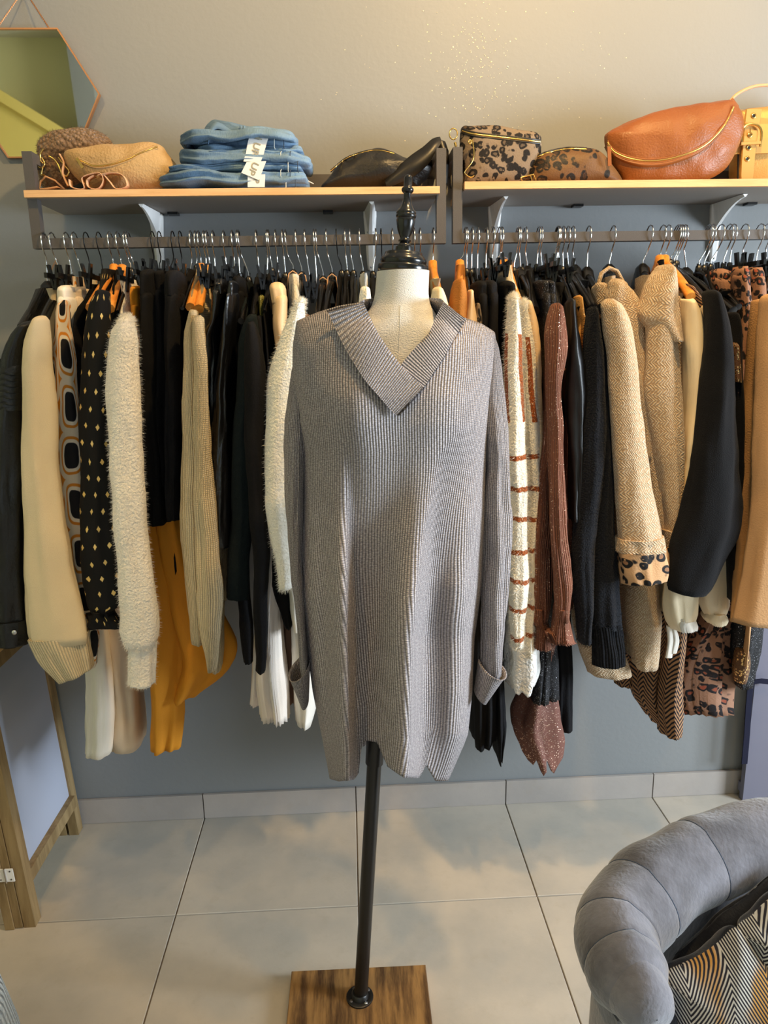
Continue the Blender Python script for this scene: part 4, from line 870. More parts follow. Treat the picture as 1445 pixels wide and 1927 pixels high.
for i, (hk, hem, mt, kd) in enumerate([((187, 194, 516), 1000, 'black', 'clip'), ((360, 360, 516), 980, 'black', 'clip'), ((369, 370, 501), 990, 'black2', 'velvet'), ((390, 397, 516), 960, 'black2', 'clip'), ((447, 451, 516), 1000, 'black', 'clip'),
        ((633, 643, 511), 1010, 'black', 'velvet'), ((649, 653, 511), 1040, 'black2', 'velvet'), ((658, 665, 511), 1020, 'satinblack', 'plain'), ((707, 702, 513), 1050, 'black', 'velvet'), ((717, 722, 516), 1050, 'black', 'velvet'), ((738, 740, 514), 1050, 'black2', 'plain'), ((779, 781, 512), 1000, 'black', 'plain'), ((790, 791, 514), 1020, 'black2', 'velvet')]):
    garment('black_garment', 'plain black garment '+LBL[i], 'garment', m[mt], hk, kd, hem=hem, ht=.0065, group=FG, hl='hanger of the black garment '+LBL[i], hgroup=FH, wire='dark' if hk[0] in (187, 633, 717) else 'chrome', drop=.085 if kd != 'clip' else .10)
garment('cream_sweater', 'cream sweater on a wooden hanger, its shoulder just right of the neck', 'sweater', m['creamknit'], (815, 814, 493), 'wood', fx=826, hem=1150, ht=.010, neck=.17, drop=.12,
    sleeves=[D(st=[(815, 836, 549), (812, 846, 575), (812, 850, 620), (812, 850, 800)], y=1.52, b=.03, nr=20)])

# ------------------------------------------------------------------ right rail
garment('suede_jacket', 'tobacco brown suede jacket on a wooden hanger right of the neck', 'jacket', m['rustfab'], (875, 865, 492), 'wood', fx=862, hem=1000, ht=.012, neck=.06,
    sleeves=[D(st=[(852, 874, 536), (846, 878, 560), (846, 878, 610), (848, 880, 800)], y=1.525, b=.03, nr=20)])
garment('satin_camisole', 'champagne satin top with narrow looped shoulder behind the dress', 'top', m['bgsatin'], (878, 878, 508), 'velvet', fx=886, hem=1000, ht=.008, drop=.14,
    sleeves=[D(n='shoulder', st=[(880, 891, 550), (877, 893, 575), (872, 897, 610), (870, 898, 700)], y=1.53, b=.025, nr=20, wr=.002)])
garment('printed_top', 'grey snake-print top glimpsed above the right shoulder of the dress', 'top', m['leobag'], (888, 887, 509), 'velvet', fx=898, hem=980, ht=.007, drop=.15,
    sleeves=[D(n='shoulder', st=[(892, 902, 575), (890, 905, 600), (890, 906, 700)], y=1.55, b=.02, nr=16)])
for (hk, lab, legs, mat) in (
    ((899, 898, 526), 'black skirt clipped beside the snake-print top', [[(888, 912, 560), (886, 914, 800), (876, 912, 1100), (882, 918, 1300), (888, 918, 1385)]], 'black'),
    ((915, 914, 506), 'black flared skirt with soft folds beneath the right sleeve', [[(904, 930, 560), (902, 934, 800), (898, 936, 1100), (902, 932, 1300), (900, 922, 1375)], [(920, 934, 1000), (922, 940, 1250), (926, 946, 1360), (930, 940, 1410)]], 'black2'),
    ((944, 934, 496), 'black pressed trousers on a clip hanger before the striped sweater', [[(938, 962, 560), (930, 958, 700), (926, 950, 900), (922, 946, 1100)]], 'black')):
    trousers(lab, m[mat], hk, [(legs[0][0][0], legs[0][0][1], 540), (legs[0][0][0], legs[0][0][1], 566)], legs, y=1.62, b_=.07, fa=.14, fk=4)
garment('striped_sweater', 'fluffy white sweater with rust stripes right of the grey dress', 'sweater', m['striped'], (944, 946, 492), 'wood', fx=972, hem=1225, ht=.016, neck=.06, fuzz=7000,
    sleeves=[D(st=[(958, 974, 562), (954, 978, 600), (950, 982, 660), (948, 986, 740), (952, 990, 850), (956, 994, 950), (957, 994, 1050), (958, 990, 1130), (962, 984, 1214)], y=1.492, b=.028, fa=.05),
             D(n='front', st=[(978, 992, 572), (976, 1000, 620), (974, 1008, 700), (978, 1014, 800), (984, 1018, 900), (984, 1014, 1000), (982, 1006, 1100), (980, 1004, 1180), (980, 1002, 1228)], y=1.545, b=.035, fa=.04)])
garment('lace_top', 'white top ending in scalloped lace below the striped sweater', 'top', m['lace'], (939, 955, 492), 'wood', fx=968, hem=1240, ht=.008,
    sleeves=[D(n='lace_hem', st=[(952, 1008, 1120), (952, 1012, 1180), (954, 1014, 1230), (950, 1016, 1262), (956, 1004, 1290)], y=1.57, b=.05, fa=.12, fk=6, wr=.003, hw=.004)])
garment('satin_blouse', 'champagne satin blouse with pleated shoulder right of the striped sweater', 'blouse', m['bgsatin'], (977, 979, 507), 'wide', fx=1004, hem=1210, ht=.010, drop=.12,
    sleeves=[D(st=[(984, 1000, 572), (986, 1010, 610), (996, 1016, 680), (1000, 1020, 760), (1004, 1022, 880), (1004, 1022, 1000)], y=1.555, b=.030, fa=.10)])
for hk, lab, mat, dx in (((1013, 1010, 498), 'black sparkling skirt gathered on a clip hanger', 'blackglit', 0), ((1017, 1019, 505), 'second black sparkling garment clipped beside the brown blouse', 'blackglit', 12)):
    trousers(lab, m[mat], hk, [(1004+dx, 1022+dx, 536), (1004+dx, 1024+dx, 566)], [[(1004+dx, 1026+dx, 560), (1006+dx, 1030+dx, 700), (1004+dx, 1032+dx, 900), (996+dx, 1028+dx, 1100), (985+dx, 1030+dx, 1300)]], y=1.64, b_=.07, name='sparkle_skirt', cat='skirt', part='skirt_panel', fa=.14, fk=4, pleat=.03)
garment('ruffled_blouse', 'brown sparkling chiffon dress with gathered ruffle cuffs and sheer hem', 'dress', m['brownglit'], (1048, 1036, 506), 'plain', fx=1048, hem=1260, ht=.012, drop=.115,
    sleeves=[D(st=[(1036, 1058, 580), (1028, 1064, 610), (1026, 1068, 660), (1028, 1056, 720), (1028, 1056, 800), (1030, 1060, 900), (1036, 1068, 1020), (1040, 1072, 1080), (1044, 1068, 1130), (1042, 1066, 1165)], y=1.475, b=.028, fa=.12, wr=.003,
               sub=[D(st=[(1044, 1067, 1140), (1041, 1068, 1165), (1040, 1069, 1172), (1034, 1074, 1205), (1034, 1078, 1208)], pleat=.10, fa=.08, wr=.002)]),
             D(st=[(1026, 1042, 640), (1022, 1040, 760), (1012, 1040, 880), (1002, 1038, 1000), (994, 1036, 1090), (1002, 1032, 1140), (1006, 1028, 1165)], y=1.530, b=.028, fa=.14, wr=.003,
               sub=[D(st=[(1002, 1026, 1140), (1000, 1028, 1168), (1006, 1030, 1176), (1006, 1032, 1218)], pleat=.10, fa=.08)]),
             D(n='side_panel', st=[(1060, 1078, 700), (1062, 1076, 850), (1058, 1078, 960), (1058, 1080, 1060), (1060, 1074, 1140)], y=1.56, b=.03, fa=.14),
             D(n='sheer_hem', mat=m['sheerbrown'], label='sheer sparkling brown hem', st=[(1000, 1046, 1200), (982, 1042, 1280), (966, 1044, 1350), (980, 1046, 1395), (996, 1044, 1424)], y=1.63, b=.05, fa=.22, fk=4, wr=.004, hw=.018, cre=.3)])
garment('satin_blouse', 'black satin blouse with pleated shoulder, right of the brown sparkling dress', 'blouse', m['satinblack'], (1051, 1051, 503), 'plain', fx=1072, hem=1100, ht=.009, drop=.10,
    sleeves=[D(st=[(1066, 1080, 568), (1066, 1084, 620), (1064, 1094, 680), (1066, 1102, 740), (1068, 1102, 820), (1070, 1098, 900), (1072, 1090, 980)], y=1.500, b=.030, fa=.16, wr=.004)])
garment('glitter_top', 'gold glitter top glimpsed between two black sweaters', 'top', m['goldglit'], (1059, 1059, 504), 'plain', fx=1090, hem=1040, ht=.008, drop=.10,
    sleeves=[D(n='shoulder', st=[(1084, 1094, 560), (1084, 1098, 590), (1088, 1100, 620), (1088, 1100, 800)], y=1.58, b=.03, nr=16)])
garment('sweater', 'fluffy blue-black sweater right of the black satin blouse', 'sweater', m['navyknit'], (1077, 1081, 503), 'wide', fx=1114, hem=1150, ht=.010, neck=.13, drop=.11, fuzz=4000,
    sleeves=[D(st=[(1106, 1124, 584), (1100, 1130, 640), (1098, 1136, 720), (1092, 1138, 820), (1086, 1134, 900), (1078, 1122, 1000), (1076, 1116, 1100), (1084, 1114, 1160), (1090, 1112, 1204)], y=1.495, b=.032, fa=.06)])
garment('sweater', 'blue-black wool sweater with ribbed cuff beside the first herringbone coat', 'sweater', m['navyknit'], (1107, 1104, 507), 'wide', fx=1132, hem=1150, ht=.012, neck=.15, drop=.13, fuzz=3000,
    sleeves=[D(st=[(1124, 1140, 610), (1122, 1144, 660), (1126, 1148, 760), (1124, 1154, 880), (1116, 1158, 1000), (1112, 1164, 1100), (1110, 1168, 1172), (1114, 1170, 1180)], y=1.505, b=.030, fa=.06,
               sub=[D(n='cuff', mat=m['blackrib'], st=[(1108, 1168, 1172), (1112, 1172, 1200), (1116, 1176, 1248)], m=60)])])
garment('wool_skirt', 'beige herringbone wool piece whose hem shows under the blue-black sweaters', 'skirt', m['herring'], (1068, 1068, 504), 'plain', body=False,
    sleeves=[D(n='panel', st=[(1084, 1110, 700), (1082, 1120, 1000), (1078, 1146, 1150), (1086, 1172, 1220), (1104, 1184, 1266)], y=1.60, b=.04, fa=.06)])
trousers('straight black trousers hem hanging behind the brown sheer hem', m['black2'], (1050, 1046, 506), [(1040, 1058, 540), (1040, 1058, 560)], [[(1040, 1058, 560), (1042, 1064, 900), (1042, 1068, 1200), (1042, 1070, 1362)]], y=1.68, b_=.05, hl='chrome-hooked clip hanger of the straight black trousers behind brown blouse')
def coat(label, hk, fx, collar, sl, hk2=None, y=1.49, extra=(), **k):
    t = garment('wool_coat', label, 'coat', m['herring'], hk, k.get('kind', 'wide'), fx=fx, hem=1235, ht=k.get('ht', .016), neck=.10, drop=.10, sleeves=[sl]+list(extra), hl=k.get('hl'))
    b = MB()
    for c_ in collar: drape(b, c_['st'], c_['y'], c_['b'], nr=26, m_=32, fa=c_.get('fa', .05), wr=.004, seed=fx)
    b.build('collar', m['herring'], t); return t
coat('beige herringbone wool coat with turned cuff showing leopard lining', (1153, 1146, 502), 1160,
    [D(st=[(1144, 1180, 540), (1136, 1200, 562), (1150, 1212, 600), (1178, 1216, 660), (1188, 1218, 720), (1196, 1222, 860)], y=1.545, b=.03),
     D(st=[(1120, 1136, 540), (1120, 1142, 600), (1128, 1150, 680)], y=1.60, b=.04)],
    D(st=[(1130, 1172, 580), (1132, 1186, 612), (1142, 1196, 680), (1144, 1202, 760), (1150, 1214, 860), (1154, 1230, 950), (1160, 1242, 1020)], y=1.475, b=.036, fa=.04, wr=.002,
      sub=[D(st=[(1158, 1012, 1246, 1008), (1158, 1036, 1248, 1034)], b=.041, fa=.02, wr=.001, n='cuff', nr=10),
           D(n='cuff_lining', mat=m['leo'], label='leopard print turned lining', st=[(1160, 1034, 1248, 1032), (1164, 1060, 1252, 1062), (1170, 1094, 1249, 1086)], b=.040, fa=.06, wr=.003)]),
    extra=[D(n='skirt_panel', st=[(1200, 1216, 700), (1206, 1234, 820), (1196, 1244, 900), (1176, 1240, 1100), (1178, 1236, 1180), (1186, 1232, 1244)], y=1.60, b=.06, fa=.05), D(n='front_edge', st=[(1176, 1206, 700), (1200, 1238, 820), (1212, 1248, 900), (1216, 1246, 990)], y=1.55, b=.04)])
b = MB(); pts = [at(x, y, 1.690) for x, y in ((1124, 560), (1126, 535), (1132, 514), (1146, 504), (1160, 510), (1170, 528), (1176, 552))]; b.tube(pts, .009, 8, flat=.5); b.build('hood_edge', m['herring'], bpy.data.objects['wool_coat'])
coat('second beige herringbone wool coat, standing collar, beside the cream satin blouse', (1222, 1209, 501), 1240,
    [D(st=[(1236, 1262, 510), (1222, 1270, 530), (1206, 1272, 572), (1204, 1274, 600), (1240, 1276, 640)], y=1.52, b=.045, fa=.03),
     D(st=[(1262, 1274, 560), (1264, 1278, 640), (1266, 1280, 740)], y=1.56, b=.03)],
    D(st=[(1218, 1256, 576), (1216, 1268, 600), (1214, 1274, 660), (1210, 1278, 740), (1224, 1282, 830), (1240, 1282, 920), (1248, 1276, 1000)], y=1.515, b=.036, fa=.05, wr=.002,
      sub=[D(st=[(1240, 1280, 994), (1242, 1280, 1026)], b=.040, fa=.02, wr=.001, nr=10), D(n='cuff_lining', mat=m['leo'], label='leopard print turned lining', st=[(1242, 1280, 1024), (1250, 1282, 1060), (1254, 1280, 1090)], b=.039)]),
    extra=[D(n='skirt_panel', st=[(1244, 1284, 700), (1250, 1290, 900), (1252, 1290, 1020)], y=1.60, b=.05)])
garment('satin_blouse', 'cream satin blouse on a wooden hanger with puffed sleeves tied at the wrist', 'blouse', m['creamsatin'], (1256, 1250, 483), 'wood', fx=1292, hem=1150, ht=.010, neck=.15, drop=.16,
    sleeves=[D(st=[(1284, 1304, 572), (1280, 1316, 592), (1280, 1322, 640), (1284, 1322, 740), (1276, 1314, 880), (1262, 1310, 1000), (1250, 1308, 1100), (1250, 1306, 1140), (1256, 1298, 1168), (1262, 1292, 1180)], y=1.520, b=.036, fa=.13, wr=.004,
               sub=[D(st=[(1262, 1304, 1162), (1262, 1306, 1172), (1266, 1304, 1180)], mat=m['whitesatin'], pleat=.08), D(n='tie', mat=m['whitesatin'], st=[(1254, 1264, 1178), (1256, 1266, 1205), (1252, 1262, 1236)], b=.004, m=16, nr=16, fa=.2), D(n='tie', mat=m['whitesatin'], st=[(1264, 1270, 1180), (1266, 1276, 1204), (1262, 1270, 1228)], b=.004, m=16, nr=16, fa=.2)]),
             D(st=[(1314, 1328, 580), (1318, 1334, 660), (1312, 1330, 800), (1310, 1360, 1000), (1312, 1368, 1080), (1316, 1366, 1130), (1326, 1358, 1156), (1330, 1352, 1164)], y=1.575, b=.034, fa=.14, wr=.004,
               sub=[D(st=[(1328, 1358, 1148), (1322, 1362, 1160), (1330, 1356, 1170)], pleat=.08)])])
garment('zebra_blouse', 'tan and black striped zebra-print blouse behind the cream satin one', 'blouse', m['zebra'], (1274, 1262, 491), 'plain', fx=1322, hem=1200, ht=.010, drop=.10,
    sleeves=[D(n='shoulder', st=[(1284, 1300, 540), (1296, 1322, 570), (1308, 1332, 600), (1318, 1338, 640), (1320, 1340, 800)], y=1.600, b=.035, nr=22, fa=.05)])
garment('chevron_skirt', 'black and tan zigzag print skirt hanging lowest below the herringbone coats', 'skirt', m['zebra'], (1278, 1268, 497), 'plain', body=False,
    sleeves=[D(n='skirt_panel', st=[(1240, 1280, 700), (1220, 1270, 1050), (1190, 1262, 1220), (1186, 1258, 1290), (1216, 1256, 1345)], y=1.68, b=.05, fa=.16, fk=4, wr=.004), D(n='skirt_panel', st=[(1262, 1292, 1150), (1248, 1286, 1240), (1240, 1280, 1320), (1244, 1276, 1380)], y=1.62, b=.04, fa=.14, fk=4), D(n='skirt_panel', st=[(1164, 1196, 1200), (1160, 1190, 1250), (1158, 1182, 1284)], y=1.72, b=.04, fa=.14)])
garment('knit_sweater', 'black knit sweater with broad bent sleeve over cream satin puffs', 'sweater', m['blackknit'], (1282, 1273, 493), 'velvet', fx=1346, hem=1100, ht=.014, neck=.06, drop=.12,
    sleeves=[D(st=[(1326, 1350, 556), (1328, 1364, 600), (1326, 1374, 680), (1312, 1380, 780), (1298, 1386, 880), (1284, 1390, 960), (1272, 1384, 1010), (1262, 1362, 1050), (1256, 1090, 1338, 1098), (1257, 1108, 1322, 1118)], y=1.470, b=.038, fa=.05)])
garment('black_jacket', 'black tailored jacket right of the black knit sweater', 'jacket', m['blackknit'], (1287, 1290, 508), 'wide', fx=1372, hem=1150, ht=.012, neck=.17, drop=.13,
    sleeves=[D(st=[(1362, 1382, 596), (1366, 1392, 640), (1370, 1394, 760), (1372, 1398, 900), (1372, 1396, 1040), (1374, 1392, 1130)], y=1.530, b=.032)])
garment('sequin_blouse', 'leopard top trimmed with gold sequins behind the black jacket', 'top', m['leobrown'], (1333, 1315, 501), 'plain', fx=1382, hem=1000, ht=.010, drop=.14,
    sleeves=[D(n='sequin_trim', mat=m['sequin'], label='gold sequin trim', st=[(1368, 1390, 654), (1372, 1392, 690), (1374, 1391, 720)], y=1.515, b=.026, nr=12), D(st=[(1372, 1392, 716), (1376, 1394, 760), (1380, 1396, 880)], y=1.528, b=.026, nr=14)])
def gathered(label, hk, st, y, name='leopard_skirt', cat='skirt', mat='leobrown', b_=.05):
    return trousers(label, m[mat], hk, [(st[0][0], st[0][1], st[0][2]-12), (st[0][0], st[0][1], st[0][2]+6)], [st], y=y, b_=b_, name=name, cat=cat, part='skirt_panel', pleat=.08, m=48, wr=.004)
gathered('brown leopard plisse skirt gathered on a clip hanger, left one', (1371, 1361, 497), [(1336, 1366, 532), (1342, 1384, 580), (1350, 1396, 700), (1360, 1400, 900), (1330, 1372, 1100), (1270, 1368, 1250), (1276, 1366, 1330)], 1.665)
gathered('brown leopard plisse skirt gathered in soft tubes, right one', (1400, 1396, 495), [(1382, 1404, 524), (1386, 1404, 560), (1388, 1410, 640), (1386, 1408, 760), (1384, 1404, 900)], 1.590, b_=.03)
gathered('brown leopard plisse trousers crumpled beside the camel jacket', (1429, 1420, 510), [(1404, 1428, 526), (1404, 1430, 570), (1402, 1424, 640), (1400, 1420, 760), (1398, 1420, 900)], 1.620, name='leopard_trousers', cat='trousers', b_=.035)
garment('camel_jacket', 'camel jacket with long flat sleeve at the right edge', 'jacket', m['camel'], (1442, 1441, 497), 'plain', fx=1424, hem=1150, ht=.012, neck=.10, drop=.12,
    sleeves=[D(st=[(1420, 1440, 572), (1412, 1444, 620), (1404, 1442, 700), (1396, 1440, 800), (1390, 1440, 920), (1382, 1442, 1050), (1374, 1166, 1444, 1174)], y=1.510, b=.030, fa=.05)])
garment('suede_jacket', 'light camel suede jacket cut off by the right edge of the picture', 'jacket', m['camelsuede'], (1462, 1466, 500), 'plain', fx=1476, hem=1250, ht=.014,
    sleeves=[D(st=[(1432, 1470, 570), (1426, 1490, 660), (1418, 1500, 800), (1412, 1500, 950), (1396, 1500, 1080), (1380, 1168, 1500, 1182)], y=1.450, b=.032, fa=.04, wr=.002)])
garment('sequin_dress', 'dark sequined dress hem beneath the camel jacket', 'dress', m['blackglit'], (1355, 1337, 499), 'plain', body=False,
    sleeves=[D(n='body', st=[(1400, 1430, 700), (1400, 1440, 1000), (1370, 1430, 1160), (1366, 1416, 1240), (1374, 1404, 1284)], y=1.64, b=.05, fa=.12), D(n='sequin_patch', mat=m['sequin'], st=[(1384, 1404, 1226), (1380, 1406, 1252), (1382, 1400, 1278)], y=1.600, b=.025, nr=12)])
for i, (hk, hem, mt, kd) in enumerate([((928, 924, 505), 1000, 'black', 'clip'), ((974, 967, 506), 980, 'black2', 'velvet'), ((988, 992, 505), 960, 'black', 'wide'),
        ((1378, 1373, 495), 1000, 'black', 'clip'), ((1339, 1325, 501), 980, 'black2', 'plain'), ((1246, 1241, 483), 1000, 'black', 'wood')]):
    garment('black_garment', 'plain black garment '+LBR[i], 'garment', m[mt], hk, kd, fx=722+(hk[1]-722)*1.03, hem=hem, ht=.0065, group='plain black garments packed on the right rail', hl='hanger of the black garment '+LBR[i], hgroup='chrome hooks of packed black garments, right rail')

# ------------------------------------------------------------------ things on the shelves
def px_tube(mb, pts, y, r, n=8, flat=None): mb.tube([at(a, c, y) if not isinstance(y, (list, tuple)) else at(a, c, yy) for (a, c), yy in zip(pts, y if isinstance(y, (list, tuple)) else [y]*len(pts))], r, n, flat)
def smooth(pts, n): return [cr_(pts, i/n) for i in range(n+1)]
from mathutils.bvhtree import BVHTree
def onsurf(mb, px, py, lift=.002, dy=None):
    if not hasattr(mb, 'bvh'): mb.bvh = BVHTree.FromPolygons(mb.v, mb.f)
    r = ray(px, py).normalized(); h = mb.bvh.ray_cast(EYE, r)
    return (h[0]-r*lift).y if h[0] is not None else dy
def zipper(parent, pts, y, w=.0032, pull=None, dark=None, mb=None):
    b = MB(); sp = smooth(pts, 40)
    if isinstance(y, (int, float)): yf = [y]*41
    else: yf = [cr_([(q,) for q in y], i/40)[0] for i in range(41)]
    if mb is not None: yf = [onsurf(mb, a, c, w*.35, q) for (a, c), q in zip(sp, yf)]; yf = [sum(yf[max(0, i-2):i+3])/len(yf[max(0, i-2):i+3]) for i in range(41)]
    b.tube([at(a, c, q) for (a, c), q in zip(sp, yf)], w*.55, 6); z = b.build('zipper', m['brass'], parent)
    for s_ in (-1, 1):
        b = MB(); b.tube([at(a, c, q)+Vector((0, .0008, s_*w*.9)) for (a, c), q in zip(sp, yf)], w*.55, 6); b.build('zip_tape', dark or m['bagblack'], parent)
    if pull:
        (a, c), (d, e) = pull; q = yf[0] if abs(a-pts[0][0]) < abs(a-pts[-1][0]) else yf[-1]
        b = MB(); b.beam(at(a, c, q-.004), at(d, e, q-.006), .006, .0016); b.lathe([(-.002, .0035), (.002, .0035)], at(a, c, q-.003), Vector((0, -1, 0)), 12); b.build('zip_pull', m['brass'], z, smooth=False)
def bag(name, label, outline, y, D_, mat, cat='bag', tilt=0.0, wr=.002, part='body', flat=.5, seed=0):
    p = at(sum(q[0] for q in outline)/len(outline), 350, y); t = thing(name, label, cat, (p.x, y, 1.70)); b = MB()
    inflate(b, outline, y, D_, n=16, flat=flat, wr=wr, tilt=tilt, seed=seed, sub=5); b.build(part, mat, t); t['_mb'] = 0; del t['_mb']; return t, b
t, b = bag('teddy_bag', 'taupe curly teddy fleece handbag at the left end of the shelf', [(73, 268), (95, 251), (150, 242), (192, 250), (214, 276), (208, 310), (160, 340), (120, 354), (84, 357), (74, 330), (71, 296)], 1.835, .046, m['teddy'], wr=.004)
fur(t, b, m['teddy'], 5000, .006, 4)
b = MB(); px_tube(b, [(76, 342), (74, 356), (90, 355), (108, 352), (122, 356), (104, 340), (86, 332), (76, 342)], 1.785, .0022, 6); b.build('trim', m['strap'], t)
for pts in ([(82, 280), (76, 290), (76, 302), (82, 308)], [(72, 296), (70, 308), (78, 316), (84, 308), (78, 296)], [(80, 316), (78, 328), (84, 330)], [(110, 296), (122, 312), (130, 322), (124, 332), (114, 320), (108, 308)], [(92, 294), (102, 300), (110, 312), (118, 332)]):
    b = MB(); px_tube(b, smooth(pts, 14), 1.778, .0020, 6); b.build('gold_ring', m['brass'], t, label='gold ring hardware')
b = MB(); px_tube(b, smooth([(112, 290), (120, 306), (118, 326), (128, 350)], 14), 1.774, .0048, 8, .4); b.build('strap', m['strap'], t)
t, b = bag('crescent_bag', 'khaki suede crescent belt bag with gold zip, left of the jeans', [(122, 292), (150, 279), (200, 273), (262, 270), (300, 273), (316, 290), (336, 316), (338, 332), (312, 352), (250, 362), (190, 360), (156, 346), (134, 322)], 1.79, .044, m['suedebag'], wr=.003)
zipper(t, [(143, 300), (152, 302), (176, 312), (206, 310), (240, 300), (264, 288), (296, 276)], [1.758, 1.752, 1.746, 1.744, 1.746, 1.752, 1.762], pull=((146, 300), (156, 316)), dark=m['suedebag'], mb=b)
b = MB()
for pts in ([(132, 340), (136, 354), (160, 357), (156, 338), (170, 330), (190, 328), (196, 342), (186, 357), (168, 354), (166, 340), (178, 332)], [(186, 332), (210, 327), (232, 332), (240, 352), (220, 357), (208, 344), (198, 332)]):
    P3 = [at(a, c, 1.738) for a, c in smooth(pts, 40)]; w_ = .011
    rows = [[p+Vector((0, -w_, 0)), p+Vector((0, w_, 0))] for p in P3]
    b2 = [[p+Vector((.0012, w_, .0012)), p+Vector((.0012, -w_, .0012))] for p in P3]
    b.quadgrid([r+s_ for r, s_ in zip(rows, b2)], close=True)
b.build('shoulder_strap', m['strap'], t, label='pink-beige leather strap in loops')
# folded jeans
def text_mesh(txt, parent, org, ex, ey, size, mat):
    cu = bpy.data.curves.new('lettering', 'FONT'); cu.body = txt; cu.size = size; cu.extrude = .0002; cu.align_x = 'CENTER'; cu.align_y = 'CENTER'; cu.offset = size*.018
    ob = bpy.data.objects.new('tmp', cu); C.objects.link(ob); bpy.context.view_layer.update()
    me = bpy.data.meshes.new_from_object(ob.evaluated_get(bpy.context.evaluated_depsgraph_get())); bpy.data.objects.remove(ob)
    ez = ex.cross(ey); M3 = Matrix((ex, ey, ez)).transposed(); rt = parent
    while rt.parent: rt = rt.parent
    for v in me.vertices: v.co = M3 @ v.co+org-rt.location
    me.materials.clear(); me.materials.append(mat); o = bpy.data.objects.new('lettering', me); C.objects.link(o); o.parent = parent; return o
def roll(mb, x0, x1, yt, yb_, y, b_, seed, bulge=0.0, n=30):
    rings = []
    for k in range(9):
        f = k/8; px = x0+(x1-x0)*f; sag = math.sin(f*7+seed)*1.2; top = yt(f) if callable(yt) else yt; bot = yb_(f) if callable(yb_) else yb_
        a, c = at(px, top+sag, y), at(px, bot+sag*.3, y); mid = (a+c)/2; h = (a.z-c.z)/2; r_ = 1 if 0 < k < 8 else .82
        rings.append((mid.x, mid.y, mid.z, 0, b_*r_, 0, 0, 0, h*r_))
    loft(mb, rings, nr=n, m_=36, p=3.0, fa=.10, fk=5, wr=.0050, cre=.30, seed=seed, openb=False, dome=True, fgrow=0)
def jeans(label, layers, y=1.812, parts=True):
    p = at((layers[0][0]+layers[0][1])/2, 350, y); t = thing('folded_jeans', label, 'jeans', (p.x, y, at(400, max((l[3] if not callable(l[3]) else l[3](.5)) for l in layers), y).z), 'folded blue jeans stacked on the left shelf')
    for i, (x0, x1, a, c, b_) in enumerate(layers):
        b = MB(); roll(b, x0, x1, a, c, y, b_, x0*.37+i); o = b.build('folded_leg', m['denim'], t)
        ya, yc = (a(.9) if callable(a) else a), (c(.9) if callable(c) else c)
        for dx in (-38, -20):
            s_ = MB(); q = x1+dx; s_.tube([at(q+(1.5 if k in (0, 6) else 0), ya+(yc-ya)*(k/6)*.92+.6, y-b_*(.93 if k in (0, 6) else 1.0)-.0012) for k in range(7)], .0009, 5); s_.build('hem_stitching', m['thread'] if dx == -38 else m['denimdark'], o)
    return t
jB = jeans('blue jeans at the bottom of the folded stack', [(316, 576, 335, 362, .078)])
jC = jeans('blue jeans second from the bottom of the folded stack', [(332, 566, lambda f: 320-2*f, 335, .076)])
jD = jeans('blue jeans second from the top, wide rolled end at right', [(352, 580, lambda f: 292+10*f, lambda f: 321+6*f, .078)])
jA = jeans('blue jeans on top of the stack showing waistband and belt loop', [(386, 566, 284, 303, .074), (352, 554, lambda f: 258-6*math.sin(f*3), lambda f: 286-4*f, .076)])
b = MB(); inflate(b, [(384, 272), (386, 250), (394, 236), (405, 229), (430, 235), (462, 243), (520, 246), (548, 250), (557, 262), (552, 280), (470, 284), (400, 282)], 1.80, .058, n=10, wr=.004); b.build('waist_fold', m['denim'], jA)

w_ = MB(); P3 = smooth([(390, 258), (394, 240), (406, 229), (425, 236), (448, 244), (480, 245), (520, 247)], 24)
rows = []
for a, c in P3: p = at(a, c, 1.752); q = at(a+2, c+13, 1.738); rows.append([p, q, q+Vector((0, .004, 0)), p+Vector((0, .004, 0))])
w_.quadgrid(rows, close=True, flip=True); w_.build('waistband', m['denim'], jA)
b = MB(); rows = []
for a, c in smooth([(392, 258), (398, 240), (410, 232), (430, 238), (460, 244)], 20): p = at(a, c, 1.80); rows.append([p, p+Vector((0, .004, .0)), p+Vector((0.004, .004, -.016)), p+Vector((.004, 0, -.016))])
b.quadgrid(rows, close=True); b.build('waistband', m['denimdark'], jA)
for x in (453, 459): b = MB(); b.beam(at(x, 238, 1.744), at(x+3, 253, 1.730), .0048, .003); b.build('belt_loop', m['denim'], jA)
for i, (x, c) in enumerate(((354, 272), (358, 305))):
    b = MB(); inflate(b, [(x-4, c-12), (x+6, c-14), (x+12, c-4), (x+10, c+10), (x, c+13), (x-5, c+4)], 1.79, .03, n=6, wr=.003); b.build('frayed_hem', m['denimdark'], jA if i == 0 else jD)
def paper(label, quad, y, parent_group, txt=None, size=.016, shift=(0, 0), rot=None, curve=.0):
    P = [at(a, c, y) for a, c in quad]; c = sum(P, Vector())/4; t = thing('paper_band', label, 'paper band', c)
    b = MB(); n = 10; rows = []
    for i in range(n+1):
        f = i/n; a, d = P[0].lerp(P[3], f), P[1].lerp(P[2], f); off = Vector((0, curve*(2*f-1)**2*(1 if f < .5 else .2), 0)); rows.append([a+off, d+off, d+off+Vector((0, .0006, 0)), a+off+Vector((0, .0006, 0))])
    b.quadgrid(rows, close=True, flip=True); b.cap(rows[0], False); b.cap(rows[-1], True); b.build('sheet', m['paper'], t, smooth=False)
    if txt:
        dn = ((P[3]+P[2])/2-(P[0]+P[1])/2).normalized(); rt_ = (P[1]-P[0]).normalized()
        text_mesh(txt, t, c+Vector((0, -.0006, 0))+dn*shift[0]+rt_*shift[1], dn, rt_-dn*rt_.dot(dn), size, m['print'])
    return t
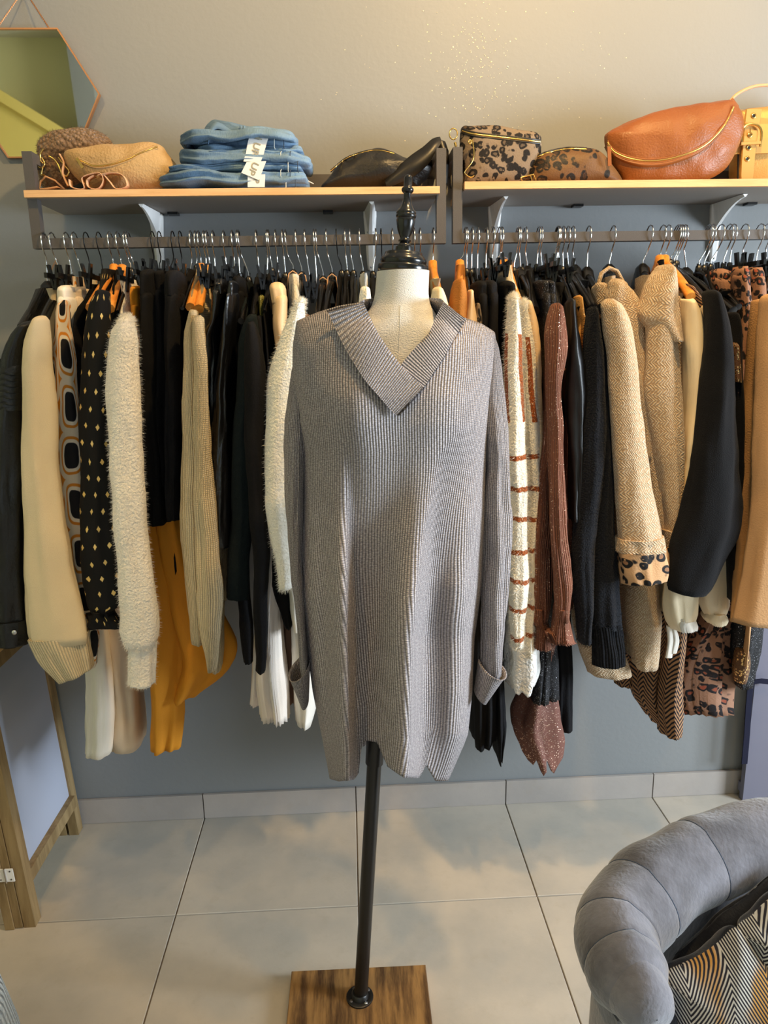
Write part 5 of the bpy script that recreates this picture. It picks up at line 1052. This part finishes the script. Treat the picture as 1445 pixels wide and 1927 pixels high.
paper('white paper band lettered round the top pair of jeans', [(470, 249), (508, 247), (494, 297), (461, 295)], 1.7315, None, 'H UP', .0215, (-.002, 0), curve=.012)
paper('white paper band sticking out below the top pair of jeans', [(461, 294), (494, 296), (490, 305), (458, 304)], 1.729, None)
paper('tilted white paper tag lettered UP on the jeans stack', [(464, 305), (501, 303), (487, 339), (454, 325)], 1.7255, None, 'UP', .0225, (-.001, 0))
paper('white paper band round the bottom pair of jeans', [(466, 330), (499, 328), (498, 352), (466, 352)], 1.7285, None, 'P', .018, (.0, .0))
b = MB(); px_tube(b, [(568, 337), (580, 341), (590, 346)], 1.79, .0012, 5); b.build('tag_string', m['paper'], jB, label='white tag string')
# black bag between the two frames
t, b = bag('black_bag', 'black leather shoulder bag leaning against the right post of the left shelf', [(608, 356), (624, 330), (650, 302), (690, 284), (718, 279), (738, 286), (772, 300), (806, 300), (812, 322), (792, 348), (780, 362), (700, 364)], 1.83, .048, m['bagblack'], wr=.004)
zipper(t, [(622, 322), (652, 298), (690, 285), (716, 283), (742, 289)], [1.80, 1.79, 1.788, 1.788, 1.792], w=.0022, mb=b)
b = MB(); rows = []
for a, c, wd in [(724, 346, 8), (742, 332, 16), (770, 312, 22), (796, 292, 20), (814, 272, 14), (828, 262, 6)]:
    p = at(a, c-wd*.8, 1.785); q = at(a+wd*.5, c+wd*.8, 1.765); rows.append([p, q, q+Vector((0, .006, 0)), p+Vector((0, .006, 0))])
rows = [[Vector(cr_([tuple(r[k]) for r in rows], j/24)) for k in range(4)] for j in range(25)]
b.quadgrid(rows, close=True, flip=True); b.cap(rows[0]); b.cap(rows[-1], True); b.build('strap', m['bagblack'], t)
b = MB(); rows = []
for a, c, wd in [(822, 262, 4), (830, 266, 8), (836, 284, 8), (838, 310, 7), (836, 345, 6)]:
    p = at(a-wd, c, 1.80); q = at(a+wd, c, 1.80); rows.append([p, q, q+Vector((0, .02, 0)), p+Vector((0, .02, 0))])
b.quadgrid(rows, close=True, flip=True); b.cap(rows[0]); b.cap(rows[-1], True); b.build('strap', m['bagblack'], t)
# leopard bags
t, b = bag('leopard_bag', 'boxy grey leopard print bag with gold zip at the left of the right shelf', [(867, 244), (880, 239), (930, 240), (980, 246), (1012, 256), (1018, 266), (1017, 292), (1008, 318), (990, 345), (960, 354), (880, 354), (872, 330), (866, 285)], 1.80, .042, m['leobag'], flat=.33)
zipper(t, [(870, 246), (890, 252), (930, 257), (975, 262), (1016, 267)], [1.775, 1.757, 1.752, 1.754, 1.772], pull=((884, 251), (890, 270)), w=.004, mb=b)
for c_, r_, y in (((853, 252), .009, 1.78), ((884, 267), .003, 1.752)):
    b = MB(); p = at(c_[0], c_[1], y); b.tube([p+Vector((r_*math.cos(a), 0, r_*1.25*math.sin(a))) for a in [k*math.pi/10 for k in range(21)]], .0016, 6); b.build('gold_ring', m['brass'], t, label='gold ring')
b = MB(); px_tube(b, [(856, 268), (858, 276)], 1.78, .003, 8); b.build('swivel_clasp', m['brass'], t)
b = MB(); px_tube(b, smooth([(889, 262), (892, 290), (888, 305), (878, 318), (874, 326), (886, 334), (892, 330)], 16), 1.752, .0014, 6); b.build('gold_trim', m['brass'], t, label='gold edge trim')
t, b = bag('leopard_bag', 'flat dark leopard print crescent bag between the boxy bag and cognac bag', [(986, 338), (996, 312), (1004, 300), (1030, 288), (1074, 279), (1108, 281), (1130, 290), (1150, 310), (1168, 336), (1166, 352), (1100, 356), (1000, 355)], 1.785, .040, m['leobag2'])
zipper(t, [(1001, 303), (1016, 293), (1040, 285), (1070, 280), (1104, 281)], [1.758, 1.765, 1.770, 1.773, 1.775], w=.0032, mb=b)
b = MB(); px_tube(b, [(980, 334), (1004, 328), (1009, 342), (984, 344), (980, 334)], 1.735, .0016, 6); px_tube(b, [(998, 329), (1002, 343)], 1.735, .0014, 6); b.build('strap_buckle', m['brass'], t)
b = MB(); px_tube(b, smooth([(972, 346), (985, 338), (998, 338), (1008, 352)], 10), 1.745, .006, 8, .4); b.build('strap', m['leobag2'], t)
# cognac crescent bag
t, b = bag('crescent_bag', 'large cognac leather crescent bag with curved gold zip and thin handle', [(1140, 262), (1147, 249), (1184, 228), (1250, 208), (1320, 196), (1368, 188), (1382, 196), (1392, 220), (1396, 252), (1384, 288), (1356, 322), (1316, 346), (1270, 356), (1184, 356), (1164, 330), (1146, 296)], 1.79, .050, m['camelleather'], flat=.4, wr=.003)
zp = [(1143, 268), (1156, 286), (1184, 298), (1222, 303), (1268, 297), (1322, 276), (1360, 240), (1380, 202)]; zy = [1.768, 1.748, 1.742, 1.739, 1.739, 1.742, 1.752, 1.775]
zy = [onsurf(b, a, c, .001, q) for (a, c), q in zip(zp, zy)]; cb = b
zipper(t, zp, zy, mb=b, w=.0040, pull=((1146, 276), (1147, 298)), dark=m['camelleather'])
b = MB(); rows = []     # upper flap, a padded lip above the zip
for i in range(41):
    a, c = cr_(zp, i/40); y = cr_([(q,) for q in zy], i/40)[0]-.002; r = []
    for k in range(6): u_, v_ = a-k*.6, c+3+k*1.8*math.sin(math.pi*min(.85, max(.15, i/40))); q = at(u_, v_, onsurf(cb, u_, v_, .001+.004*math.sin(k/5*math.pi), y)); r.append(q)
    rows.append(r+[r[-1]+Vector((0, .012, 0)), r[0]+Vector((0, .012, 0))])
b.quadgrid(rows, close=True); b.build('piping', m['camelleather'], t)
b = MB(); px_tube(b, smooth([(1374, 190), (1386, 178), (1406, 167), (1430, 161), (1462, 162), (1490, 175)], 24), 1.80, .0034, 8); b.build('handle', m['strap'], t)
b = MB(); b.beam(at(1374, 188, 1.785), at(1386, 204, 1.782), .010, .008); b.build('handle_tab', m['camelleather'], t, smooth=False)
b = MB(); p = at(1387, 208, 1.782); b.tube([p+Vector((.005*math.cos(a), 0, .006*math.sin(a))) for a in [k*math.pi/8 for k in range(17)]], .0012, 6); b.build('gold_ring', m['brass'], t, label='gold ring')
b = MB(); b.beam(at(1146, 276, 1.742), at(1147, 312, 1.742), .008, .003); b.build('pull_tab', m['camelleather'], t, smooth=False)
# gold satchel
t, b = bag('gold_satchel', 'metallic gold satchel with buckled strap at the right shelf edge', [(1380, 224), (1392, 210), (1420, 205), (1500, 200), (1560, 206), (1566, 356), (1480, 358), (1390, 358), (1378, 300)], 1.855, .038, m['goldleather'], flat=.22)
b = MB(); rows = []
for a, c, y in ((1384, 206, 1.856), (1384, 212, 1.83), (1380, 235, 1.812), (1376, 262, 1.808), (1372, 290, 1.808)): 
    r = [at(a+(1560-a)*k/6, c+(0 if k else 1)-k*.8, y) for k in range(7)]; rows.append(r+[q+Vector((0, .004, 0)) for q in r[::-1]])
b.quadgrid(rows, close=True); b.cap(rows[-1]); b.cap(rows[0], True); b.build('flap', m['goldleather'], t, smooth=False)
def strip(pts, y, w_, th, name, mat, par):
    b = MB(); rows = []
    for a, c, ww in pts: p = at(a, c, y); rows.append([p+Vector((-ww, 0, 0)), p+Vector((ww, 0, 0)), p+Vector((ww*.9, -th, 0)), p+Vector((-ww*.9, -th, 0))])
    b.quadgrid(rows, close=True); b.cap(rows[0]); b.cap(rows[-1], True); return b.build(name, mat, par, smooth=False)
sp1 = strip([(1418, 206, .019), (1416, 222, .019), (1413, 240, .0185), (1410, 262, .018), (1408, 276, .018)], 1.807, 0, .003, 'strap', m['goldleather'], t)
sp2 = strip([(1412, 246, .0165), (1410, 270, .017), (1407, 300, .0165), (1405, 330, .016), (1404, 344, .013), (1404, 350, .008)], 1.803, 0, .003, 'strap_end', m['goldleather'], t)
for px, py, y, par in ((1418, 218, 1.8035, sp1), (1411, 254, 1.7995, sp2), (1409, 278, 1.7995, sp2), (1406, 299, 1.7995, sp2)):
    b = MB(); p = at(px, py, y); b.tube([p+Vector((.0048*math.cos(a), 0, .0048*math.sin(a))) for a in [k*math.pi/8 for k in range(17)]], .0016, 6); b.build('eyelet', m['brass'], par)
    b = MB(); b.lathe([(0, .0042), (.0004, .0042)], p, Vector((0, -1, 0)), 14); b.build('hole', m['blackmatt'], par)
b = MB(); px_tube(b, smooth([(1396, 268), (1394, 252), (1400, 238), (1414, 233), (1428, 238), (1433, 252), (1430, 276)], 30)+[], 1.797, .0028, 8); b.build('buckle', m['brass'], t)
b = MB(); b.beam(at(1393, 271, 1.797), at(1430, 269, 1.797), .006, .008, up=Vector((0, 1, 0))); b.build('strap_keeper', m['goldleather'], t, smooth=False)
b = MB(); px_tube(b, [(1412, 240), (1411, 256)], 1.795, .0014, 6); b.build('prong', m['brass'], t)
b = MB(); px_tube(b, [(1389, 286), (1388, 354)], 1.812, .0022, 6); b.build('seam', m['blackmatt'], t)

# ------------------------------------------------------------------ low wooden folding screen, left
t = thing('folding_screen', 'low weathered wood folding screen with pale grey panel, left corner', 'screen', (-.81, 1.7, 0))
LEAN = Matrix.Shear('XY', 3, (-.055, 0)) if False else None
def lx(x, z): return x-.055*z
def leanbox(b, x0, x1, y0, y1, z0, z1):
    n = len(b.v); b.box((x0, y0, z0), (x1, y1, z1)); b.v[n:] = [(lx(p[0], p[2]), p[1], p[2]) for p in b.v[n:]]
for (nm, x0, x1, y0, y1, z0, z1) in (('post', -.822, -.795, 1.542, 1.575, 0, .67), ('post', -.838, -.812, 1.885, 1.918, 0, .67), ('rail', -.832, -.802, 1.575, 1.885, .095, .128), ('rail', -.832, -.802, 1.575, 1.885, .637, .67),
                                     ('post', -.842, -.824, 1.540, 1.573, .002, .67), ('post', -.864, -.843, 1.536, 1.570, .001, .67), ('post', -.868, -.846, 1.885, 1.918, 0, .67), ('rail', -.866, -.845, 1.570, 1.885, .637, .67), ('rail', -.866, -.845, 1.570, 1.885, .095, .128)):
    b = MB(); leanbox(b, x0, x1, y0, y1, z0, z1); b.build(nm, m['pine'], t, smooth=False)
b = MB(); leanbox(b, -.826, -.818, 1.575, 1.885, .128, .637); b.build('panel', m['panel'], t, smooth=False)
b = MB(); leanbox(b, -.858, -.852, 1.570, 1.885, .128, .637); b.build('panel', m['panel'], t, smooth=False)
b = MB(); zc = .155; 
for x0, x1 in ((-.853, -.8345), (-.8335, -.815)): leanbox(b, x0, x1, 1.5335, 1.5360, zc-.017, zc+.017)
h_ = b.build('hinge', m['white_metal'], t, smooth=False, label='white metal hinge')
b = MB(); b.tube([(lx(-.834, zc-.019), 1.5325, zc-.019), (lx(-.834, zc+.019), 1.5325, zc+.019)], .0022, 8); b.build('hinge_pin', m['chrome'], h_)
for x in (-.846, -.822):
    for dz in (-.011, .011): b = MB(); b.lathe([(0, .002), (.0008, .002)], (lx(x, zc+dz), 1.5335, zc+dz), Vector((0, -1, 0)), 10); b.build('screw', m['frame'], h_)

# ------------------------------------------------------------------ box with ribbon, right corner
xl = at(1396, 1500, 1.90).x; t = thing('display_board', 'lilac grey board leaning on the wall behind the armchair', 'board', (xl+.2, 1.91, 0))
b = MB(); b.box((xl, 1.895, .0), (xl+.5, 1.915, .60)); b.build('board_panel', m['lilac'], t, smooth=False)
b = MB(); b.box((xl, 1.915, .02), (xl+.5, 1.928, .05)); b.build('batten', m['lilac'], t, smooth=False)
b = MB(); rows = []
for a, c, y in ((1450, 1284, 1.875), (1432, 1282, 1.877), (1418, 1284, 1.879), (1412, 1296, 1.880), (1409, 1330, 1.880), (1406, 1380, 1.880), (1401, 1438, 1.880)):
    p = at(a, c, y); wd = .0085; d = Vector((wd, 0, 0)) if c > 1290 else Vector((wd*.4, 0, wd*.8)); rows.append([p-d, p+d, p+d+Vector((0, .004, 0)), p-d+Vector((0, .004, 0))])
b.quadgrid(rows, close=True, flip=True); b.cap(rows[0]); b.cap(rows[-1], True)
b.build('ribbon', m['navyribbon'], smooth=False, label='navy velvet strap with tiny sparkles hanging over the lilac grey board', cat='ribbon')

# ------------------------------------------------------------------ grey suede tub armchair
ch = thing('tub_armchair', 'grey suede tub armchair with padded rolled back, lower right', 'armchair', (.68, .70, 0))
PATH = [(.322, .664), (.317, .688), (.315, .715), (.319, .748), (.340, .782), (.405, .838), (.495, .884), (.605, .918), (.74, .930), (.87, .902), (.97, .832), (1.03, .73), (1.05, .62), (1.04, .53)]
def pth(t): return Vector(cr_([(p[0]-.008, p[1]-.014, 0) for p in PATH], t))
def offp(t, o): 
    d = (pth(min(1, t+.01))-pth(max(0, t-.01))).normalized(); return pth(t)+Vector((-d.y, d.x, 0))*o
# outside of the curve is to the left of the walking direction
NS = 9; t0 = .055
for sgm in range(NS):
    a0, a1 = t0+(1-2*t0)*sgm/NS, t0+(1-2*t0)*(sgm+1)/NS; rows = []; uvs = []
    for i in range(15):
        f = i/14; tt = a0+(a1-a0)*f; c = offp(tt, 0); d = (pth(tt+.01)-pth(tt-.01)).normalized(); nrm_ = Vector((-d.y, d.x, 0)); dip = 1-.045*(abs(2*f-1))**11
        wdt = .046+.010*math.sin(tt*math.pi); row = []
        endf = 1.0
        if sgm == 0: endf = min(1, .80+.35*f)
        for k in range(36):
            th = k*2*math.pi/36; ct, st_ = math.cos(th), math.sin(th); x = ct*wdt*dip*endf; z = st_*.050*dip*endf
            p = c+nrm_*(x+.004)+Vector((0, 0, .655+z-(.012 if ct < -.2 else 0)*abs(ct))); p += noise.noise_vector(p*14)*.0035; row.append(p)
        rows.append(row); uvs.append([(k*.012, tt) for k in range(36)])
    b = MB(); b.quadgrid(rows, uvs, close=True)
    if sgm in (0, NS-1):
        rr_ = rows[0] if sgm == 0 else rows[-1]; cc = sum(rr_, Vector())/36; d = (pth(a0)-pth(a0+.02)).normalized() if sgm == 0 else (pth(a1)-pth(a1-.02)).normalized()
        cap_ = [[cc+(p-cc)*s_+d*h_ for p in rr_] for s_, h_ in ((1, 0), (.93, .016), (.75, .028), (.4, .034), (.02, .036))]
        b.quadgrid(cap_, close=True, flip=(sgm == 0))
        if sgm == 0:
            for kk in range(5):
                pl_ = MB(); th = -2.4+kk*.45; q0 = cc+(rr_[int((th % (2*math.pi))/(2*math.pi)*36) % 36]-cc)*.98; pl_.tube([q0+d*.010, cc.lerp(q0, .5)+d*.030], .0022, 6); pl_.build('pleat', m['suede'], ch)
    else: b.cap(rows[0], True); b.cap(rows[-1])
    pn = b.build('back_cushion_panel', m['suede'], ch)
    if sgm < NS-1:
        sm_ = MB(); sm_.tube([p for p in rows[-1][-3:]+rows[-1][:22]], .0008, 5); sm_.build('seam', m['denimdark'], pn)
for side, (oi, oo) in (('shell', (-.030, .030)),):
    b = MB(); rows = []
    for i in range(61):
        tt = .05+.90*i/60; rows.append([offp(tt, oo)+Vector((0, 0, .10)), offp(tt, oo*1.15)+Vector((0, 0, .35)), offp(tt, oo)+Vector((0, 0, .62)), offp(tt, oi)+Vector((0, 0, .62)), offp(tt, oi*1.4)+Vector((0, 0, .35)), offp(tt, oi)+Vector((0, 0, .10))])
    b.quadgrid(rows, close=True, flip=True); b.cap(rows[0]); b.cap(rows[-1], True); b.build('shell', m['suede'], ch, angle=60)
b = MB(); ring = [offp(.05+.90*i/40, -.036) for i in range(41)]
rows = [[Vector((p.x*(1)+0, p.y, z))*1.0 if True else None for p in ring] for z in (.12, .12)]
cc = sum(ring, Vector())/len(ring)
rows = [[cc+(p-cc)*s_+Vector((0, 0, z)) for p in ring] for z, s_ in ((.13, .98), (.36, .99), (.41, .985), (.425, .94), (.43, .5), (.43, .02))]
b.quadgrid(rows, close=True); b.build('seat', m['suede'], ch, angle=60)
for x, y in ((.45, .62), (.94, .62), (.50, .80), (.88, .80)): b = MB(); b.lathe([(0, .012), (.13, .020)], (x, y, 0), n=16); b.build('leg', m['blackmatt'], ch)
def cushion(label, outline, y, D_, mat, tilt, back=None, seed=0):
    p = [at(a, c, y) for a, c in outline]; c = sum(p, Vector())/len(p); t = thing('cushion', label, 'cushion', (c.x, c.y, min(q.z for q in p)))
    b = MB(); inflate(b, outline, y, D_, n=14, flat=.55, tilt=tilt, wr=.003, seed=seed, sub=6); h = len(b.f)//2; f2 = MB(); f2.v = b.v; f2.f = b.f[h:]; f2.uv = b.uv[h:]; f1 = MB(); f1.v = b.v; f1.f = b.f[:h]; f1.uv = b.uv[:h]
    f1.build('front_cover', mat, t); f2.build('back_cover', back or m['velvetblack'], t); return t
cushion('gold and ivory chevron cushion in front, resting on the armchair seat', [(1243, 1834), (1278, 1815), (1318, 1796), (1352, 1772), (1384, 1745), (1422, 1776), (1466, 1826), (1530, 1890), (1480, 1980), (1380, 2060), (1310, 2040), (1290, 1960), (1266, 1900), (1250, 1860)], .705, .036, m['cushion'], .35, seed=1)
cushion('second chevron cushion behind the front one at the right edge', [(1386, 1748), (1414, 1722), (1448, 1690), (1500, 1664), (1600, 1680), (1640, 1800), (1560, 1900), (1480, 1880), (1420, 1800)], .735, .030, m['cushion'], .35, seed=2)
cushion('black velvet cushion squeezed between the chair back and chevron cushions', [(1236, 1836), (1262, 1806), (1300, 1772), (1350, 1728), (1400, 1688), (1452, 1648), (1540, 1620), (1620, 1680), (1600, 1820), (1460, 1900), (1340, 1880), (1262, 1850)], .775, .024, m['velvetblack'], .25, seed=3)
# knitted pouf, lower left corner
b = MB(); b.lathe([(0, .20), (.02, .26), (.10, .295), (.20, .302), (.30, .285), (.37, .24), (.40, .15), (.405, .01)], (-.872, .935, 0), n=72); b.build('knitted_pouf', m['woven'], label='pale blue chunky woven pouf in the lower left corner', cat='pouf')
